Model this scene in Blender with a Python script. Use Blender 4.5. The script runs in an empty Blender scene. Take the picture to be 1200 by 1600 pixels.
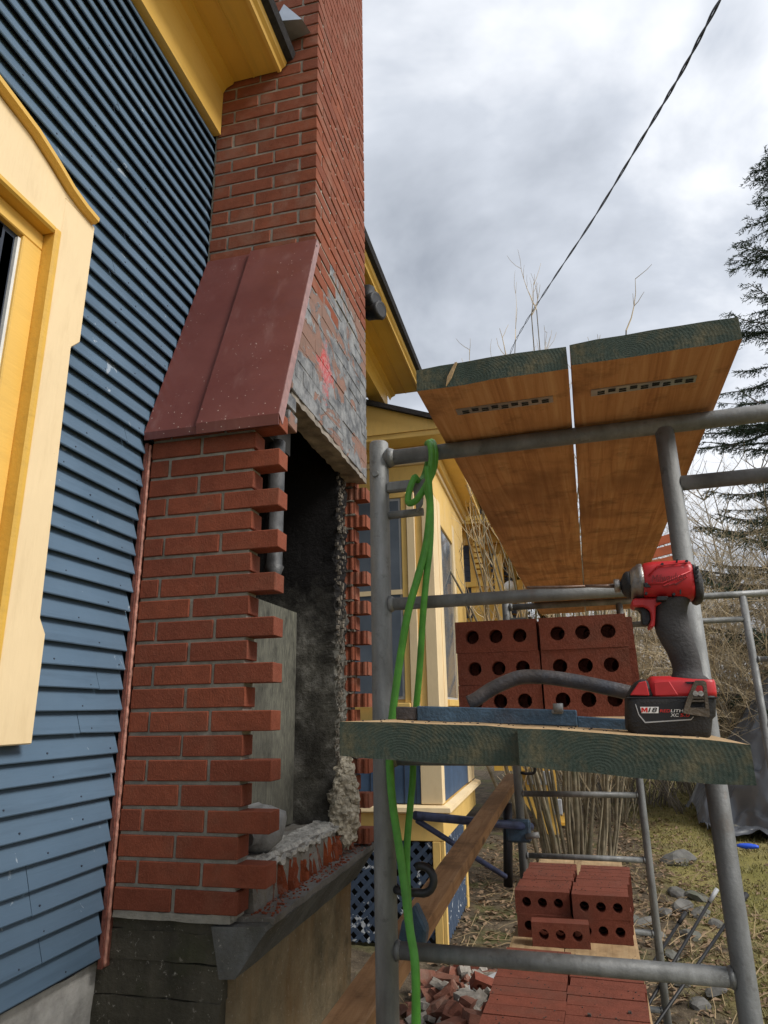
import bpy, bmesh, math, random
from mathutils import Vector, Matrix, noise

# ------------------------------------------------------------------ camera, sky, sun, exposure
scene = bpy.context.scene
col = scene.collection
H = 1.65                                   # camera height above the ground
FPX, PITCH, YAW, ROLL = 1050.0, math.radians(16.5), math.radians(13.63), math.radians(-1.0)
SYAW = math.radians(2.61)                  # the scaffold is turned this much against the house


def basis(p, y, r):
    f = Vector((-math.sin(y) * math.cos(p), math.cos(y) * math.cos(p), math.sin(p)))
    rt = Vector((math.cos(y), math.sin(y), 0))
    up = rt.cross(f)
    return rt * math.cos(r) + up * math.sin(r), -rt * math.sin(r) + up * math.cos(r), f


RT, UP, FW = basis(PITCH, YAW, ROLL)
cam_data = bpy.data.cameras.new('camera')
cam = bpy.data.objects.new('camera', cam_data)
col.objects.link(cam)
cam.matrix_world = Matrix(((RT.x, UP.x, -FW.x, 0), (RT.y, UP.y, -FW.y, 0), (RT.z, UP.z, -FW.z, 0), (0, 0, 0, 1)))
cam_data.sensor_fit = 'VERTICAL'
cam_data.sensor_height = 36
cam_data.lens = 36 * FPX / 1600
cam_data.clip_start = 0.02
cam_data.clip_end = 2000
scene.camera = cam

SUN_EL, SUN_AZ = math.radians(42), math.radians(102)      # azimuth measured from +Y towards +X
world = bpy.data.worlds.new('World')
scene.world = world
world.use_nodes = True
wt = world.node_tree
wt.nodes.clear()


def wn(t, **kw):
    n = wt.nodes.new(t)
    for k, v in kw.items():
        setattr(n, k, v)
    return n


w_out = wn('ShaderNodeOutputWorld')
w_bg = wn('ShaderNodeBackground')
w_sky = wn('ShaderNodeTexSky')
w_sky.sky_type = 'NISHITA'
w_sky.sun_disc = False
w_sky.sun_elevation = SUN_EL
w_sky.sun_rotation = SUN_AZ
w_tc = wn('ShaderNodeTexCoord')
w_sep = wn('ShaderNodeSeparateXYZ')
w_zc = wn('ShaderNodeMath', operation='MAXIMUM'); w_zc.inputs[1].default_value = 0.0
w_za = wn('ShaderNodeMath', operation='ADD'); w_za.inputs[1].default_value = 0.35
w_dx = wn('ShaderNodeMath', operation='DIVIDE')
w_dy = wn('ShaderNodeMath', operation='DIVIDE')
w_cmb = wn('ShaderNodeCombineXYZ')
w_no = wn('ShaderNodeTexNoise'); w_no.inputs['Scale'].default_value = 2.5; w_no.inputs['Detail'].default_value = 6; w_no.inputs['Roughness'].default_value = 0.54; w_no.inputs['Distortion'].default_value = 0.25
w_no2 = wn('ShaderNodeTexNoise'); w_no2.inputs['Scale'].default_value = 4.3; w_no2.inputs['Detail'].default_value = 4
w_add = wn('ShaderNodeMath', operation='MULTIPLY_ADD'); w_add.inputs[1].default_value = 0.35
w_ramp = wn('ShaderNodeValToRGB')
w_ramp.color_ramp.elements[0].position = 0.44; w_ramp.color_ramp.elements[0].color = (0.20, 0.219, 0.252, 1)
w_ramp.color_ramp.elements[1].position = 0.83; w_ramp.color_ramp.elements[1].color = (0.55, 0.563, 0.588, 1)
e = w_ramp.color_ramp.elements.new(0.66); e.color = (0.345, 0.368, 0.408, 1)
w_sc = wn('ShaderNodeMixRGB', blend_type='MULTIPLY'); w_sc.inputs[0].default_value = 1; w_sc.inputs[2].default_value = (0.05, 0.05, 0.05, 1)
w_mix = wn('ShaderNodeMixRGB'); w_mix.inputs[0].default_value = 0.93
L = wt.links.new
L(w_tc.outputs['Generated'], w_sep.inputs[0])
L(w_sep.outputs['Z'], w_zc.inputs[0]); L(w_zc.outputs[0], w_za.inputs[0])
L(w_sep.outputs['X'], w_dx.inputs[0]); L(w_za.outputs[0], w_dx.inputs[1])
L(w_sep.outputs['Y'], w_dy.inputs[0]); L(w_za.outputs[0], w_dy.inputs[1])
L(w_dx.outputs[0], w_cmb.inputs[0]); L(w_dy.outputs[0], w_cmb.inputs[1])
w_cmb.inputs[2].default_value = 3.1
L(w_cmb.outputs[0], w_no.inputs['Vector']); L(w_cmb.outputs[0], w_no2.inputs['Vector'])
L(w_no2.outputs[0], w_add.inputs[0]); L(w_no.outputs[0], w_add.inputs[2])
L(w_add.outputs[0], w_ramp.inputs[0])
L(w_sky.outputs[0], w_sc.inputs[1])
L(w_sc.outputs[0], w_mix.inputs[1]); L(w_ramp.outputs[0], w_mix.inputs[2])
L(w_mix.outputs[0], w_bg.inputs[0]); w_bg.inputs[1].default_value = 1.0
L(w_bg.outputs[0], w_out.inputs[0])

sun_d = bpy.data.lights.new('sun', 'SUN')
sun_d.energy = 1.5
sun_d.angle = math.radians(20)
sun_d.color = (1.0, 0.96, 0.9)
sun = bpy.data.objects.new('sun', sun_d)
col.objects.link(sun)
sdir = Vector((math.sin(SUN_AZ) * math.cos(SUN_EL), math.cos(SUN_AZ) * math.cos(SUN_EL), math.sin(SUN_EL)))
sun.rotation_euler = sdir.to_track_quat('Z', 'Y').to_euler()
sun.location = (6, -4, 8)

vs = scene.view_settings
vs.view_transform = 'Standard'
vs.look = 'None'
vs.exposure = 1.08
vs.gamma = 1.0
vs.use_curve_mapping = False

random.seed(7)
rnd = random.random


def U(a, b):
    return a + (b - a) * random.random()


# ------------------------------------------------------------------ measuring helpers (camera at the origin, z relative to it)
def at(px, py, Y):
    d = RT * ((px - 600) / FPX) - UP * ((py - 800) / FPX) + FW
    return d * (Y / d.y)


def atX(px, py, X):
    d = RT * ((px - 600) / FPX) - UP * ((py - 800) / FPX) + FW
    return d * (X / d.x)


def S(x, y, z):                            # scaffold coordinates -> house coordinates
    c, s = math.cos(SYAW), math.sin(SYAW)
    return Vector((x * c + y * s, -x * s + y * c, z))


def unS(v):
    c, s = math.cos(SYAW), math.sin(SYAW)
    return Vector((v.x * c - v.y * s, v.x * s + v.y * c, v.z))


def sat(px, py, Y):                        # pixel -> scaffold coordinates on scaffold plane y = Y
    d = unS(RT * ((px - 600) / FPX) - UP * ((py - 800) / FPX) + FW)
    return d * (Y / d.y)


# ------------------------------------------------------------------ materials
MATS = {}


class NT:
    def __init__(s, name, rough=0.7, metal=0.0, spec=0.4):
        m = bpy.data.materials.new(name)
        m.use_nodes = True
        s.m = m; s.t = m.node_tree
        s.b = s.t.nodes['Principled BSDF']
        s.b.inputs['Roughness'].default_value = rough
        s.b.inputs['Metallic'].default_value = metal
        s.b.inputs['Specular IOR Level'].default_value = spec
        s.co = s.t.nodes.new('ShaderNodeTexCoord')
        MATS[name] = m

    def n(s, t, **kw):
        x = s.t.nodes.new(t)
        for k, v in kw.items():
            setattr(x, k, v)
        return x

    def l(s, a, b):
        s.t.links.new(a, b)

    def map(s, src='Object', scale=(1, 1, 1), rot=(0, 0, 0)):
        m = s.n('ShaderNodeMapping')
        m.inputs['Scale'].default_value = scale
        m.inputs['Rotation'].default_value = rot
        if src == 'World':
            g = s.n('ShaderNodeNewGeometry'); s.l(g.outputs['Position'], m.inputs[0])
        else:
            s.l(s.co.outputs[src], m.inputs[0])
        return m.outputs[0]

    def noise(s, vec, scale=5, detail=4, rough=0.55, dist=0.0):
        x = s.n('ShaderNodeTexNoise')
        x.inputs['Scale'].default_value = scale; x.inputs['Detail'].default_value = detail
        x.inputs['Roughness'].default_value = rough; x.inputs['Distortion'].default_value = dist
        s.l(vec, x.inputs['Vector'])
        return x.outputs[0]

    def ramp(s, fac, stops, interp='LINEAR'):
        r = s.n('ShaderNodeValToRGB')
        r.color_ramp.interpolation = interp
        els = r.color_ramp.elements
        while len(els) < len(stops):
            els.new(0.5)
        for e_, (p, c) in zip(els, stops):
            e_.position = p
            e_.color = (c, c, c, 1) if isinstance(c, (int, float)) else (*c, 1)
        s.l(fac, r.inputs[0])
        return r.outputs[0]

    def mix(s, fac, a, b, mode='MIX'):
        x = s.n('ShaderNodeMixRGB', blend_type=mode)
        for i, v in ((0, fac), (1, a), (2, b)):
            if isinstance(v, (int, float)):
                x.inputs[i].default_value = v if i == 0 else (v, v, v, 1)
            elif isinstance(v, tuple):
                x.inputs[i].default_value = (*v, 1)
            else:
                s.l(v, x.inputs[i])
        return x.outputs[0]

    def math(s, op, a, b=0.0):
        x = s.n('ShaderNodeMath', operation=op)
        for i, v in ((0, a), (1, b)):
            if isinstance(v, (int, float)):
                x.inputs[i].default_value = v
            else:
                s.l(v, x.inputs[i])
        return x.outputs[0]

    def rand(s):
        return s.n('ShaderNodeObjectInfo').outputs['Random']

    def base(s, c):
        if isinstance(c, tuple):
            s.b.inputs['Base Color'].default_value = (*c, 1)
        else:
            s.l(c, s.b.inputs['Base Color'])

    def rough(s, c):
        s.l(c, s.b.inputs['Roughness'])

    def bump(s, h, strength=0.3, dist=0.01):
        b = s.n('ShaderNodeBump')
        b.inputs['Strength'].default_value = strength
        b.inputs['Distance'].default_value = dist
        s.l(h, b.inputs['Height'])
        s.l(b.outputs[0], s.b.inputs['Normal'])


def simple(name, c, rough=0.6, metal=0.0, var=0.25, scale=12, bump=0.15, spec=0.4, dirt=None):
    k = NT(name, rough, metal, spec)
    v = k.map('World')
    f = k.noise(v, scale, 5)
    a = tuple(x * (1 - var) for x in c); b = tuple(min(1, x * (1 + var)) for x in c)
    colr = k.ramp(f, [(0.3, a), (0.7, b)])
    if dirt:
        f2 = k.noise(v, scale * 0.23, 6, 0.65)
        colr = k.mix(k.ramp(f2, [(0.5, 0.0), (0.75, 0.7)]), colr, dirt)
    k.base(colr)
    if bump:
        k.bump(k.noise(v, scale * 6, 3), bump, 0.004)
    return k.m


def brick_mat(name, c1, c2, dust=None, dust_amt=0.25, world=False):
    k = NT(name, 0.88, 0, 0.25)
    v = k.map('World')
    r = k.rand()
    colr = k.mix(r, c1, c2)
    n1 = k.noise(v, 22, 5, 0.65)
    colr = k.mix(k.ramp(n1, [(0.35, 0.0), (0.68, 0.55)]), colr, tuple(x * 0.45 for x in c1))
    n2 = k.noise(v, 260, 2, 0.6)
    colr = k.mix(k.ramp(n2, [(0.48, 0.0), (0.66, 0.45)]), colr, tuple(min(1, x * 1.5 + 0.015) for x in c2))
    if dust:
        n3 = k.noise(v, 7, 6, 0.7, 0.5)
        colr = k.mix(k.ramp(n3, [(0.5, 0.0), (0.72, dust_amt)]), colr, dust)
    k.base(colr)
    vs_ = k.map('World', (1, 1, 0.6))
    h = k.math('ADD', k.noise(vs_, 210, 3, 0.7), k.math('MULTIPLY', k.noise(v, 45, 3), 0.7))
    k.bump(h, 0.42, 0.005)
    return k.m


brick_mat('brick_new', (0.25, 0.067, 0.033), (0.178, 0.048, 0.026), (0.19, 0.11, 0.07), 0.28)
brick_mat('brick_old', (0.29, 0.086, 0.042), (0.185, 0.054, 0.03), (0.30, 0.20, 0.15), 0.38)
brick_mat('brick_loose', (0.21, 0.06, 0.036), (0.17, 0.049, 0.03), (0.12, 0.066, 0.048), 0.45)
brick_mat('rubble_brick', (0.23, 0.085, 0.055), (0.17, 0.075, 0.05), (0.30, 0.24, 0.19), 0.6)
simple('rubble_mortar', (0.27, 0.245, 0.21), 0.95, var=0.4, scale=25, bump=0.6, dirt=(0.13, 0.10, 0.075))
brick_mat('brick_broken', (0.36, 0.085, 0.028), (0.24, 0.065, 0.035), (0.33, 0.28, 0.24), 0.8)
simple('mortar', (0.27, 0.255, 0.215), 0.95, var=0.25, scale=30, bump=0.5, dirt=(0.2, 0.19, 0.16))
simple('mortar_old', (0.33, 0.30, 0.255), 0.95, var=0.3, scale=22, bump=0.6, dirt=(0.10, 0.09, 0.08))
simple('sooty_edge', (0.14, 0.12, 0.095), 0.95, var=0.6, scale=30, bump=0.7, dirt=(0.02, 0.018, 0.016))
simple('plaster', (0.34, 0.33, 0.30), 0.95, var=0.45, scale=45, bump=0.9, dirt=(0.09, 0.085, 0.075))
simple('rough_mortar_lump', (0.40, 0.36, 0.28), 0.95, var=0.5, scale=60, bump=1.0, dirt=(0.10, 0.08, 0.055))
simple('tube_steel_dark', (0.05, 0.05, 0.055), 0.5, 0.6)
simple('black_paint', (0.012, 0.012, 0.014), 0.5, var=0.3)
simple('black_rubber', (0.016, 0.016, 0.018), 0.55, var=0.35, scale=60, bump=0.3, dirt=(0.05, 0.045, 0.04))
simple('glove_rubber', (0.045, 0.042, 0.042), 0.75, var=0.3, scale=40, bump=0.35, dirt=(0.10, 0.095, 0.09))
simple('pipe_grey', (0.075, 0.075, 0.075), 0.5, 0.4, var=0.5, scale=25, bump=0.3)
simple('lintel_grey', (0.25, 0.22, 0.185), 0.95, var=0.4, scale=14, bump=0.5, dirt=(0.07, 0.06, 0.05))
simple('maroon_edge', (0.30, 0.165, 0.15), 0.4, 0.0, var=0.25, scale=30, bump=0.2)
simple('soot_and_void', (0.012, 0.011, 0.010), 0.9, var=0.5, scale=8, bump=0.8)  # blackened chimney cavity, and the painted shade inside the crawl space
simple('white_plastic', (0.72, 0.72, 0.70), 0.5, var=0.1)
simple('grey_plastic', (0.42, 0.43, 0.44), 0.5, var=0.1)
simple('letter_red', (0.55, 0.02, 0.015), 0.5, var=0.05, bump=0)
simple('letter_white', (0.75, 0.75, 0.73), 0.5, var=0.05, bump=0)
simple('letter_black', (0.015, 0.015, 0.015), 0.5, var=0.05, bump=0)
simple('logo_dark_red', (0.16, 0.012, 0.012), 0.6, var=0.3, scale=300, bump=0)
simple('bronze_clip', (0.13, 0.105, 0.08), 0.45, 0.75, var=0.4, scale=70, bump=0.3, dirt=(0.05, 0.045, 0.04))
simple('nose_metal', (0.30, 0.28, 0.26), 0.42, 0.85, var=0.4, scale=60, bump=0.25, dirt=(0.10, 0.09, 0.08))
simple('bit_steel', (0.16, 0.105, 0.08), 0.5, 0.7, var=0.4, scale=90)
simple('blue_steel', (0.045, 0.085, 0.13), 0.5, 0.1, var=0.4, scale=35, bump=0.4, dirt=(0.10, 0.065, 0.05))
simple('blue_tube', (0.055, 0.07, 0.14), 0.45, 0.2, var=0.4, scale=25, bump=0.3, dirt=(0.03, 0.028, 0.03))
simple('rusty_handle', (0.085, 0.075, 0.072), 0.6, 0.35, var=0.5, scale=30, bump=0.4, dirt=(0.05, 0.07, 0.10))
simple('hose_green', (0.085, 0.30, 0.04), 0.52, var=0.22, scale=40, bump=0.15, dirt=(0.05, 0.16, 0.03))
simple('roof_shingle', (0.03, 0.028, 0.03), 0.95, var=0.4, scale=60, bump=0.7)
simple('flash_grey', (0.32, 0.36, 0.42), 0.4, 0.5, var=0.15)
simple('aluminium', (0.45, 0.46, 0.47), 0.35, 0.8, var=0.2, scale=20)
simple('sash_dark', (0.05, 0.042, 0.035), 0.5, var=0.3)
simple('slate_blue', (0.055, 0.095, 0.165), 0.6, var=0.2, scale=8, bump=0.1)
simple('slate_dark', (0.028, 0.036, 0.055), 0.6, var=0.2, scale=8, bump=0.1)
simple('stone', (0.125, 0.12, 0.11), 0.9, var=0.45, scale=9, bump=0.7, dirt=(0.09, 0.11, 0.05))
simple('stone_pale', (0.36, 0.35, 0.33), 0.9, var=0.4, scale=12, bump=0.7, dirt=(0.16, 0.14, 0.11))
simple('bag_grey', (0.20, 0.20, 0.195), 0.9, var=0.35, scale=18, bump=0.5)
simple('tarp_black', (0.08, 0.086, 0.098), 0.30, var=0.35, scale=1.6, bump=1.0, spec=0.6)
simple('blue_thing', (0.02, 0.09, 0.62), 0.35, var=0.1)
simple('bark', (0.20, 0.165, 0.11), 0.95, var=0.45, scale=14, bump=0.6, dirt=(0.10, 0.11, 0.06))
simple('bark_dark', (0.075, 0.06, 0.05), 0.95, var=0.45, scale=14, bump=0.7)
simple('twig', (0.50, 0.40, 0.26), 0.9, var=0.4, scale=3, bump=0)
simple('twig_grey', (0.235, 0.205, 0.165), 0.9, var=0.4, scale=3, bump=0)
simple('orange_fence', (0.52, 0.13, 0.05), 0.6, var=0.2)
simple('copper_strip', (0.21, 0.075, 0.055), 0.55, 0.2, var=0.35, scale=60, bump=0.5)
simple('copper_bead', (0.42, 0.20, 0.15), 0.5, 0.2, var=0.4, scale=60, bump=0.4)


def leafy(name, a, b):
    k = NT(name, 0.75, 0, 0.3)
    v = k.map('World')
    c = k.mix(k.noise(v, 1.3, 3), a, b)
    k.base(k.mix(k.ramp(k.noise(v, 30, 2), [(0.35, 0.0), (0.7, 0.6)]), c, tuple(x * 0.5 for x in a)))
    return k.m


leafy('needles', (0.03, 0.055, 0.032), (0.055, 0.085, 0.045))
leafy('grass_blades', (0.17, 0.165, 0.055), (0.31, 0.255, 0.115))
leafy('dry_leaves', (0.20, 0.125, 0.07), (0.33, 0.235, 0.15))
leafy('dry_stalks', (0.38, 0.28, 0.15), (0.26, 0.18, 0.10))


def paint(name, c, chip, chip_lo=0.66, rough=0.5, grain=(1, 0.06, 1), var=0.1, dirt=(0.1, 0.08, 0.05), dirt_amt=0.25):
    """old exterior paint: slight tone drift, brushed grain, a few chips"""
    k = NT(name, rough, 0, 0.4)
    v = k.map('World')
    g = k.map('World', grain)
    f = k.noise(v, 2.2, 5, 0.6)
    colr = k.ramp(f, [(0.3, tuple(x * (1 - var) for x in c)), (0.7, tuple(min(1, x * (1 + var)) for x in c))])
    d = k.noise(g, 24, 5, 0.7)
    colr = k.mix(k.ramp(d, [(0.52, 0.0), (0.75, dirt_amt)]), colr, dirt)
    ch = k.noise(v, 13, 6, 0.62, 0.6)
    colr = k.mix(k.ramp(ch, [(chip_lo, 0.0), (chip_lo + 0.02, 0.75)]), colr, chip)
    k.base(colr)
    k.rough(k.ramp(k.noise(v, 6, 4), [(0.3, rough - 0.1), (0.7, rough + 0.18)]))
    k.bump(k.math('ADD', k.noise(g, 90, 3), k.math('MULTIPLY', k.noise(v, 9, 3), 0.6)), 0.22, 0.004)
    return k.m


paint('siding_blue', (0.094, 0.150, 0.216), (0.36, 0.42, 0.48), 0.67, 0.48, dirt=(0.03, 0.05, 0.075), dirt_amt=0.35)
paint('paint_yellow', (0.78, 0.48, 0.11), (0.55, 0.34, 0.08), 0.74, 0.42, grain=(1, 0.1, 1), var=0.06, dirt_amt=0.14)
paint('paint_bay', (0.80, 0.53, 0.17), (0.6, 0.4, 0.12), 0.74, 0.45, grain=(1, 1, 0.3), var=0.06, dirt_amt=0.14)
paint('paint_gold', (0.72, 0.43, 0.075), (0.25, 0.12, 0.03), 0.76, 0.45, var=0.08, dirt_amt=0.2)
paint('paint_cream', (0.82, 0.64, 0.385), (0.62, 0.42, 0.18), 0.725, 0.5, grain=(1, 1, 0.2), var=0.06, dirt=(0.45, 0.31, 0.14), dirt_amt=0.2)
paint('lattice_blue', (0.05, 0.075, 0.12), (0.7, 0.72, 0.72), 0.60, 0.6, grain=(1, 1, 1))


def wood_mat(name, c1, c2, c3, grain=(3, 0.12, 3), src='Object', wet=None):
    k = NT(name, 0.8, 0, 0.3)
    g = k.map(src, grain)
    v = k.map(src)
    f = k.noise(g, 20, 6, 0.65, 0.8)
    colr = k.ramp(f, [(0.28, c1), (0.5, c2), (0.75, c3)])
    f2 = k.noise(v, 2.4, 4, 0.6, 0.4)
    colr = k.mix(k.ramp(f2, [(0.48, 0.0), (0.60, 0.6)]), colr, wet or tuple(x * 0.55 for x in c1))
    kv = k.n('ShaderNodeTexVoronoi'); kv.inputs['Scale'].default_value = 1.0
    k.l(k.map(src, (7, 2.6, 7) if grain[1] < 1 else (1, 1, 1)), kv.inputs['Vector'])
    kd = k.math('ADD', kv.outputs['Distance'], k.math('MULTIPLY', k.noise(v, 30, 4, 0.7), 0.10))
    colr = k.mix(k.ramp(kd, [(0.10, 0.85), (0.17, 0.0)]), colr, tuple(x * 0.28 for x in c1))
    f4 = k.noise(v, 9, 6, 0.7)
    colr = k.mix(k.ramp(f4, [(0.52, 0.0), (0.72, 0.7)]), colr, tuple(x * 0.32 for x in c1))
    k.base(colr)
    saw = k.map(src, (4, 160, 4))
    k.bump(k.math('ADD', f, k.math('MULTIPLY', k.noise(saw, 2, 2), 0.6)), 0.35, 0.004)
    return k.m


wood_mat('plank_wood', (0.36, 0.15, 0.06), (0.54, 0.25, 0.105), (0.68, 0.38, 0.19))
wood_mat('plank_top', (0.34, 0.22, 0.11), (0.44, 0.30, 0.16), (0.52, 0.38, 0.22))
wood_mat('stud_wood', (0.24, 0.125, 0.055), (0.35, 0.195, 0.09), (0.43, 0.26, 0.14))
wood_mat('grey_panel', (0.045, 0.045, 0.038), (0.105, 0.103, 0.083), (0.19, 0.185, 0.14), grain=(5, 5, 0.9), wet=(0.05, 0.048, 0.04))


def green_end():
    k = NT('green_end_grain', 0.85, 0, 0.25)
    v = k.map('Object')
    mp = k.n('ShaderNodeMapping'); mp.inputs['Location'].default_value = (0.035, 0, -0.012); mp.inputs['Scale'].default_value = (1, 0.0, 1.6)
    k.l(k.co.outputs['Object'], mp.inputs[0])
    w = k.n('ShaderNodeTexWave', wave_type='RINGS', rings_direction='SPHERICAL')
    w.inputs['Scale'].default_value = 62; w.inputs['Distortion'].default_value = 1.6; w.inputs['Detail'].default_value = 3; w.inputs['Detail Scale'].default_value = 1.5
    k.l(mp.outputs[0], w.inputs['Vector'])
    n = k.noise(v, 26, 6, 0.7)
    c = k.mix(k.ramp(w.outputs[0], [(0.2, 0.0), (0.9, 0.2)]), (0.05, 0.068, 0.054), (0.09, 0.11, 0.085))
    c = k.mix(k.ramp(n, [(0.47, 0.0), (0.66, 0.7)]), c, (0.15, 0.125, 0.07))
    c = k.mix(k.ramp(k.noise(v, 120, 3), [(0.55, 0.0), (0.7, 0.5)]), c, (0.02, 0.04, 0.03))
    k.base(c)
    k.bump(k.math('ADD', k.math('MULTIPLY', w.outputs[0], 0.12), k.noise(v, 110, 5, 0.75)), 0.6, 0.003)


green_end()


def galv():
    k = NT('galvanised', 0.6, 0.3, 0.45)
    v = k.map('World')
    g = k.map('World', (1, 1, 0.25))
    f = k.noise(g, 14, 6, 0.65)
    c = k.ramp(f, [(0.3, (0.10, 0.102, 0.10)), (0.5, (0.20, 0.204, 0.20)), (0.7, (0.34, 0.345, 0.34))])
    c = k.mix(k.ramp(k.noise(v, 42, 5, 0.7), [(0.58, 0.0), (0.7, 0.6)]), c, (0.085, 0.08, 0.072))
    c = k.mix(k.ramp(k.noise(v, 23, 6, 0.75, 0.6), [(0.69, 0.0), (0.72, 0.7)]), c, (0.55, 0.56, 0.55))
    c = k.mix(k.ramp(k.noise(v, 7, 6, 0.75), [(0.6, 0.0), (0.68, 0.5)]), c, (0.15, 0.095, 0.06))
    c = k.mix(k.ramp(k.noise(v, 3.1, 4, 0.6), [(0.45, 0.0), (0.7, 0.55)]), c, (0.12, 0.12, 0.115))
    k.base(c)
    k.rough(k.ramp(k.noise(v, 18, 4), [(0.3, 0.45), (0.7, 0.75)]))
    k.bump(k.noise(v, 130, 4, 0.7), 0.35, 0.003)


galv()


def metal_flashing():
    k = NT('maroon_metal', 0.42, 0.0, 0.5)
    v = k.map('World')
    f = k.noise(v, 3.0, 5, 0.6)
    c = k.ramp(f, [(0.3, (0.13, 0.038, 0.032)), (0.7, (0.185, 0.062, 0.052))])
    vo = k.n('ShaderNodeTexVoronoi'); vo.inputs['Scale'].default_value = 60; vo.inputs['Randomness'].default_value = 1
    k.l(v, vo.inputs['Vector'])
    sp = k.ramp(vo.outputs['Distance'], [(0.09, 1.0), (0.15, 0.0)])
    dens = k.ramp(k.noise(v, 3.4, 3), [(0.46, 0.0), (0.62, 1.0)])
    r2 = k.n('ShaderNodeSeparateXYZ'); k.l(vo.outputs['Color'], r2.inputs[0])
    pick = k.math('GREATER_THAN', r2.outputs[0], 0.4)
    c = k.mix(k.math('MULTIPLY', k.math('MULTIPLY', sp, dens), pick), c, (0.55, 0.45, 0.40))
    c = k.mix(k.ramp(k.noise(k.map('World', (1, 1, 0.2)), 16, 5), [(0.58, 0.0), (0.75, 0.25)]), c, (0.33, 0.2, 0.18))
    k.base(c)
    k.rough(k.ramp(k.noise(v, 9, 4), [(0.3, 0.32), (0.7, 0.55)]))
    k.bump(f, 0.12, 0.02)


metal_flashing()


def tarred():
    """side bricks with torn grey-black membrane and red tape left on them"""
    k = NT('tarred_brick', 0.7, 0, 0.4)
    v = k.map('World')
    r = k.rand()
    c = k.mix(r, (0.25, 0.135, 0.10), (0.22, 0.125, 0.095))
    c = k.mix(k.ramp(k.noise(v, 30, 5, 0.7), [(0.4, 0.0), (0.7, 0.6)]), c, (0.15, 0.11, 0.09))
    t = k.noise(k.map('World', (1, 0.75, 1.3)), 3.6, 7, 0.62, 0.9)
    tm = k.ramp(t, [(0.475, 0.0), (0.487, 1.0)])
    tc = k.mix(k.ramp(k.noise(v, 17, 5, 0.7), [(0.4, 0.0), (0.62, 1.0)]), (0.07, 0.072, 0.075), (0.25, 0.252, 0.25))
    c = k.mix(tm, c, tc)
    # red tape remnants: one torn strip
    sep = k.n('ShaderNodeSeparateXYZ'); g = k.n('ShaderNodeNewGeometry'); k.l(g.outputs['Position'], sep.inputs[0])
    dy = k.math('ABSOLUTE', k.math('SUBTRACT', sep.outputs['Y'], 2.33))
    dz = k.math('ABSOLUTE', k.math('SUBTRACT', sep.outputs['Z'], 1.33 + H))
    box = k.math('ADD', k.math('MULTIPLY', dy, 5.0), k.math('MULTIPLY', dz, 4.2))
    tear = k.math('ADD', box, k.math('MULTIPLY', k.noise(v, 21, 8, 0.85), 2.6))
    rm = k.ramp(k.math('MULTIPLY', tear, 0.4), [(0.66, 1.0), (0.72, 0.0)])
    rc = k.mix(k.ramp(k.noise(v, 55, 4, 0.7), [(0.42, 0.0), (0.6, 0.8)]), (0.42, 0.03, 0.032), (0.45, 0.25, 0.235))
    c = k.mix(rm, c, rc)
    k.base(c)
    k.rough(k.mix(tm, 0.85, 0.45))
    k.bump(k.math('ADD', k.noise(v, 70, 4, 0.7), k.math('MULTIPLY', tm, 1.2)), 0.5, 0.004)


tarred()


def concrete(name, c, stain, moss, courses=True):
    k = NT(name, 0.95, 0, 0.2)
    v = k.map('World')
    f = k.noise(v, 9, 6, 0.7)
    c0 = k.ramp(f, [(0.3, tuple(x * 0.55 for x in c)), (0.7, c)])
    c0 = k.mix(k.ramp(k.noise(k.map('World', (1, 1, 0.22)), 5, 5, 0.65), [(0.42, 0.0), (0.66, 0.85)]), c0, stain)
    c0 = k.mix(k.ramp(k.noise(v, 4, 5, 0.7), [(0.5, 0.0), (0.68, 0.7)]), c0, moss)
    c0 = k.mix(k.ramp(k.noise(v, 60, 4, 0.7), [(0.62, 0.0), (0.7, 0.6)]), c0, (0.45, 0.42, 0.36))
    k.base(c0)
    k.bump(k.math('ADD', k.noise(v, 16, 5, 0.7), k.math('MULTIPLY', k.noise(v, 70, 4, 0.7), 0.5)), 0.8, 0.012)


concrete('mossy_concrete', (0.11, 0.10, 0.075), (0.028, 0.027, 0.021), (0.05, 0.056, 0.026))
concrete('stained_concrete', (0.30, 0.235, 0.145), (0.19, 0.105, 0.04), (0.06, 0.055, 0.035))
concrete('slab_concrete', (0.24, 0.23, 0.21), (0.10, 0.095, 0.085), (0.15, 0.12, 0.08))
concrete('sooty_block', (0.11, 0.105, 0.095), (0.016, 0.015, 0.014), (0.03, 0.028, 0.024))
concrete('haunch_grey', (0.17, 0.172, 0.165), (0.075, 0.075, 0.07), (0.085, 0.078, 0.055))


def glass_mat():
    k = NT('window_glass', 0.06, 0, 0.7)
    v = k.map('World')
    k.base(k.mix(k.noise(v, 4, 3), (0.06, 0.075, 0.095), (0.19, 0.22, 0.26)))


glass_mat()


def red_plastic():
    k = NT('red_plastic', 0.42, 0, 0.45)
    v = k.map('World')
    c = k.mix(k.ramp(k.noise(v, 25, 5, 0.7), [(0.4, 0.0), (0.7, 0.7)]), (0.50, 0.018, 0.022), (0.36, 0.02, 0.022))
    c = k.mix(k.ramp(k.noise(k.map('World', (1, 1, 1.6)), 130, 5, 0.75), [(0.63, 0.0), (0.7, 0.6)]), c, (0.08, 0.025, 0.022))
    c = k.mix(k.ramp(k.noise(v, 60, 5, 0.75), [(0.66, 0.0), (0.72, 0.4)]), c, (0.5, 0.3, 0.28))
    k.base(c)
    k.rough(k.ramp(k.noise(v, 50, 4), [(0.3, 0.32), (0.7, 0.6)]))


red_plastic()


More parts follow.
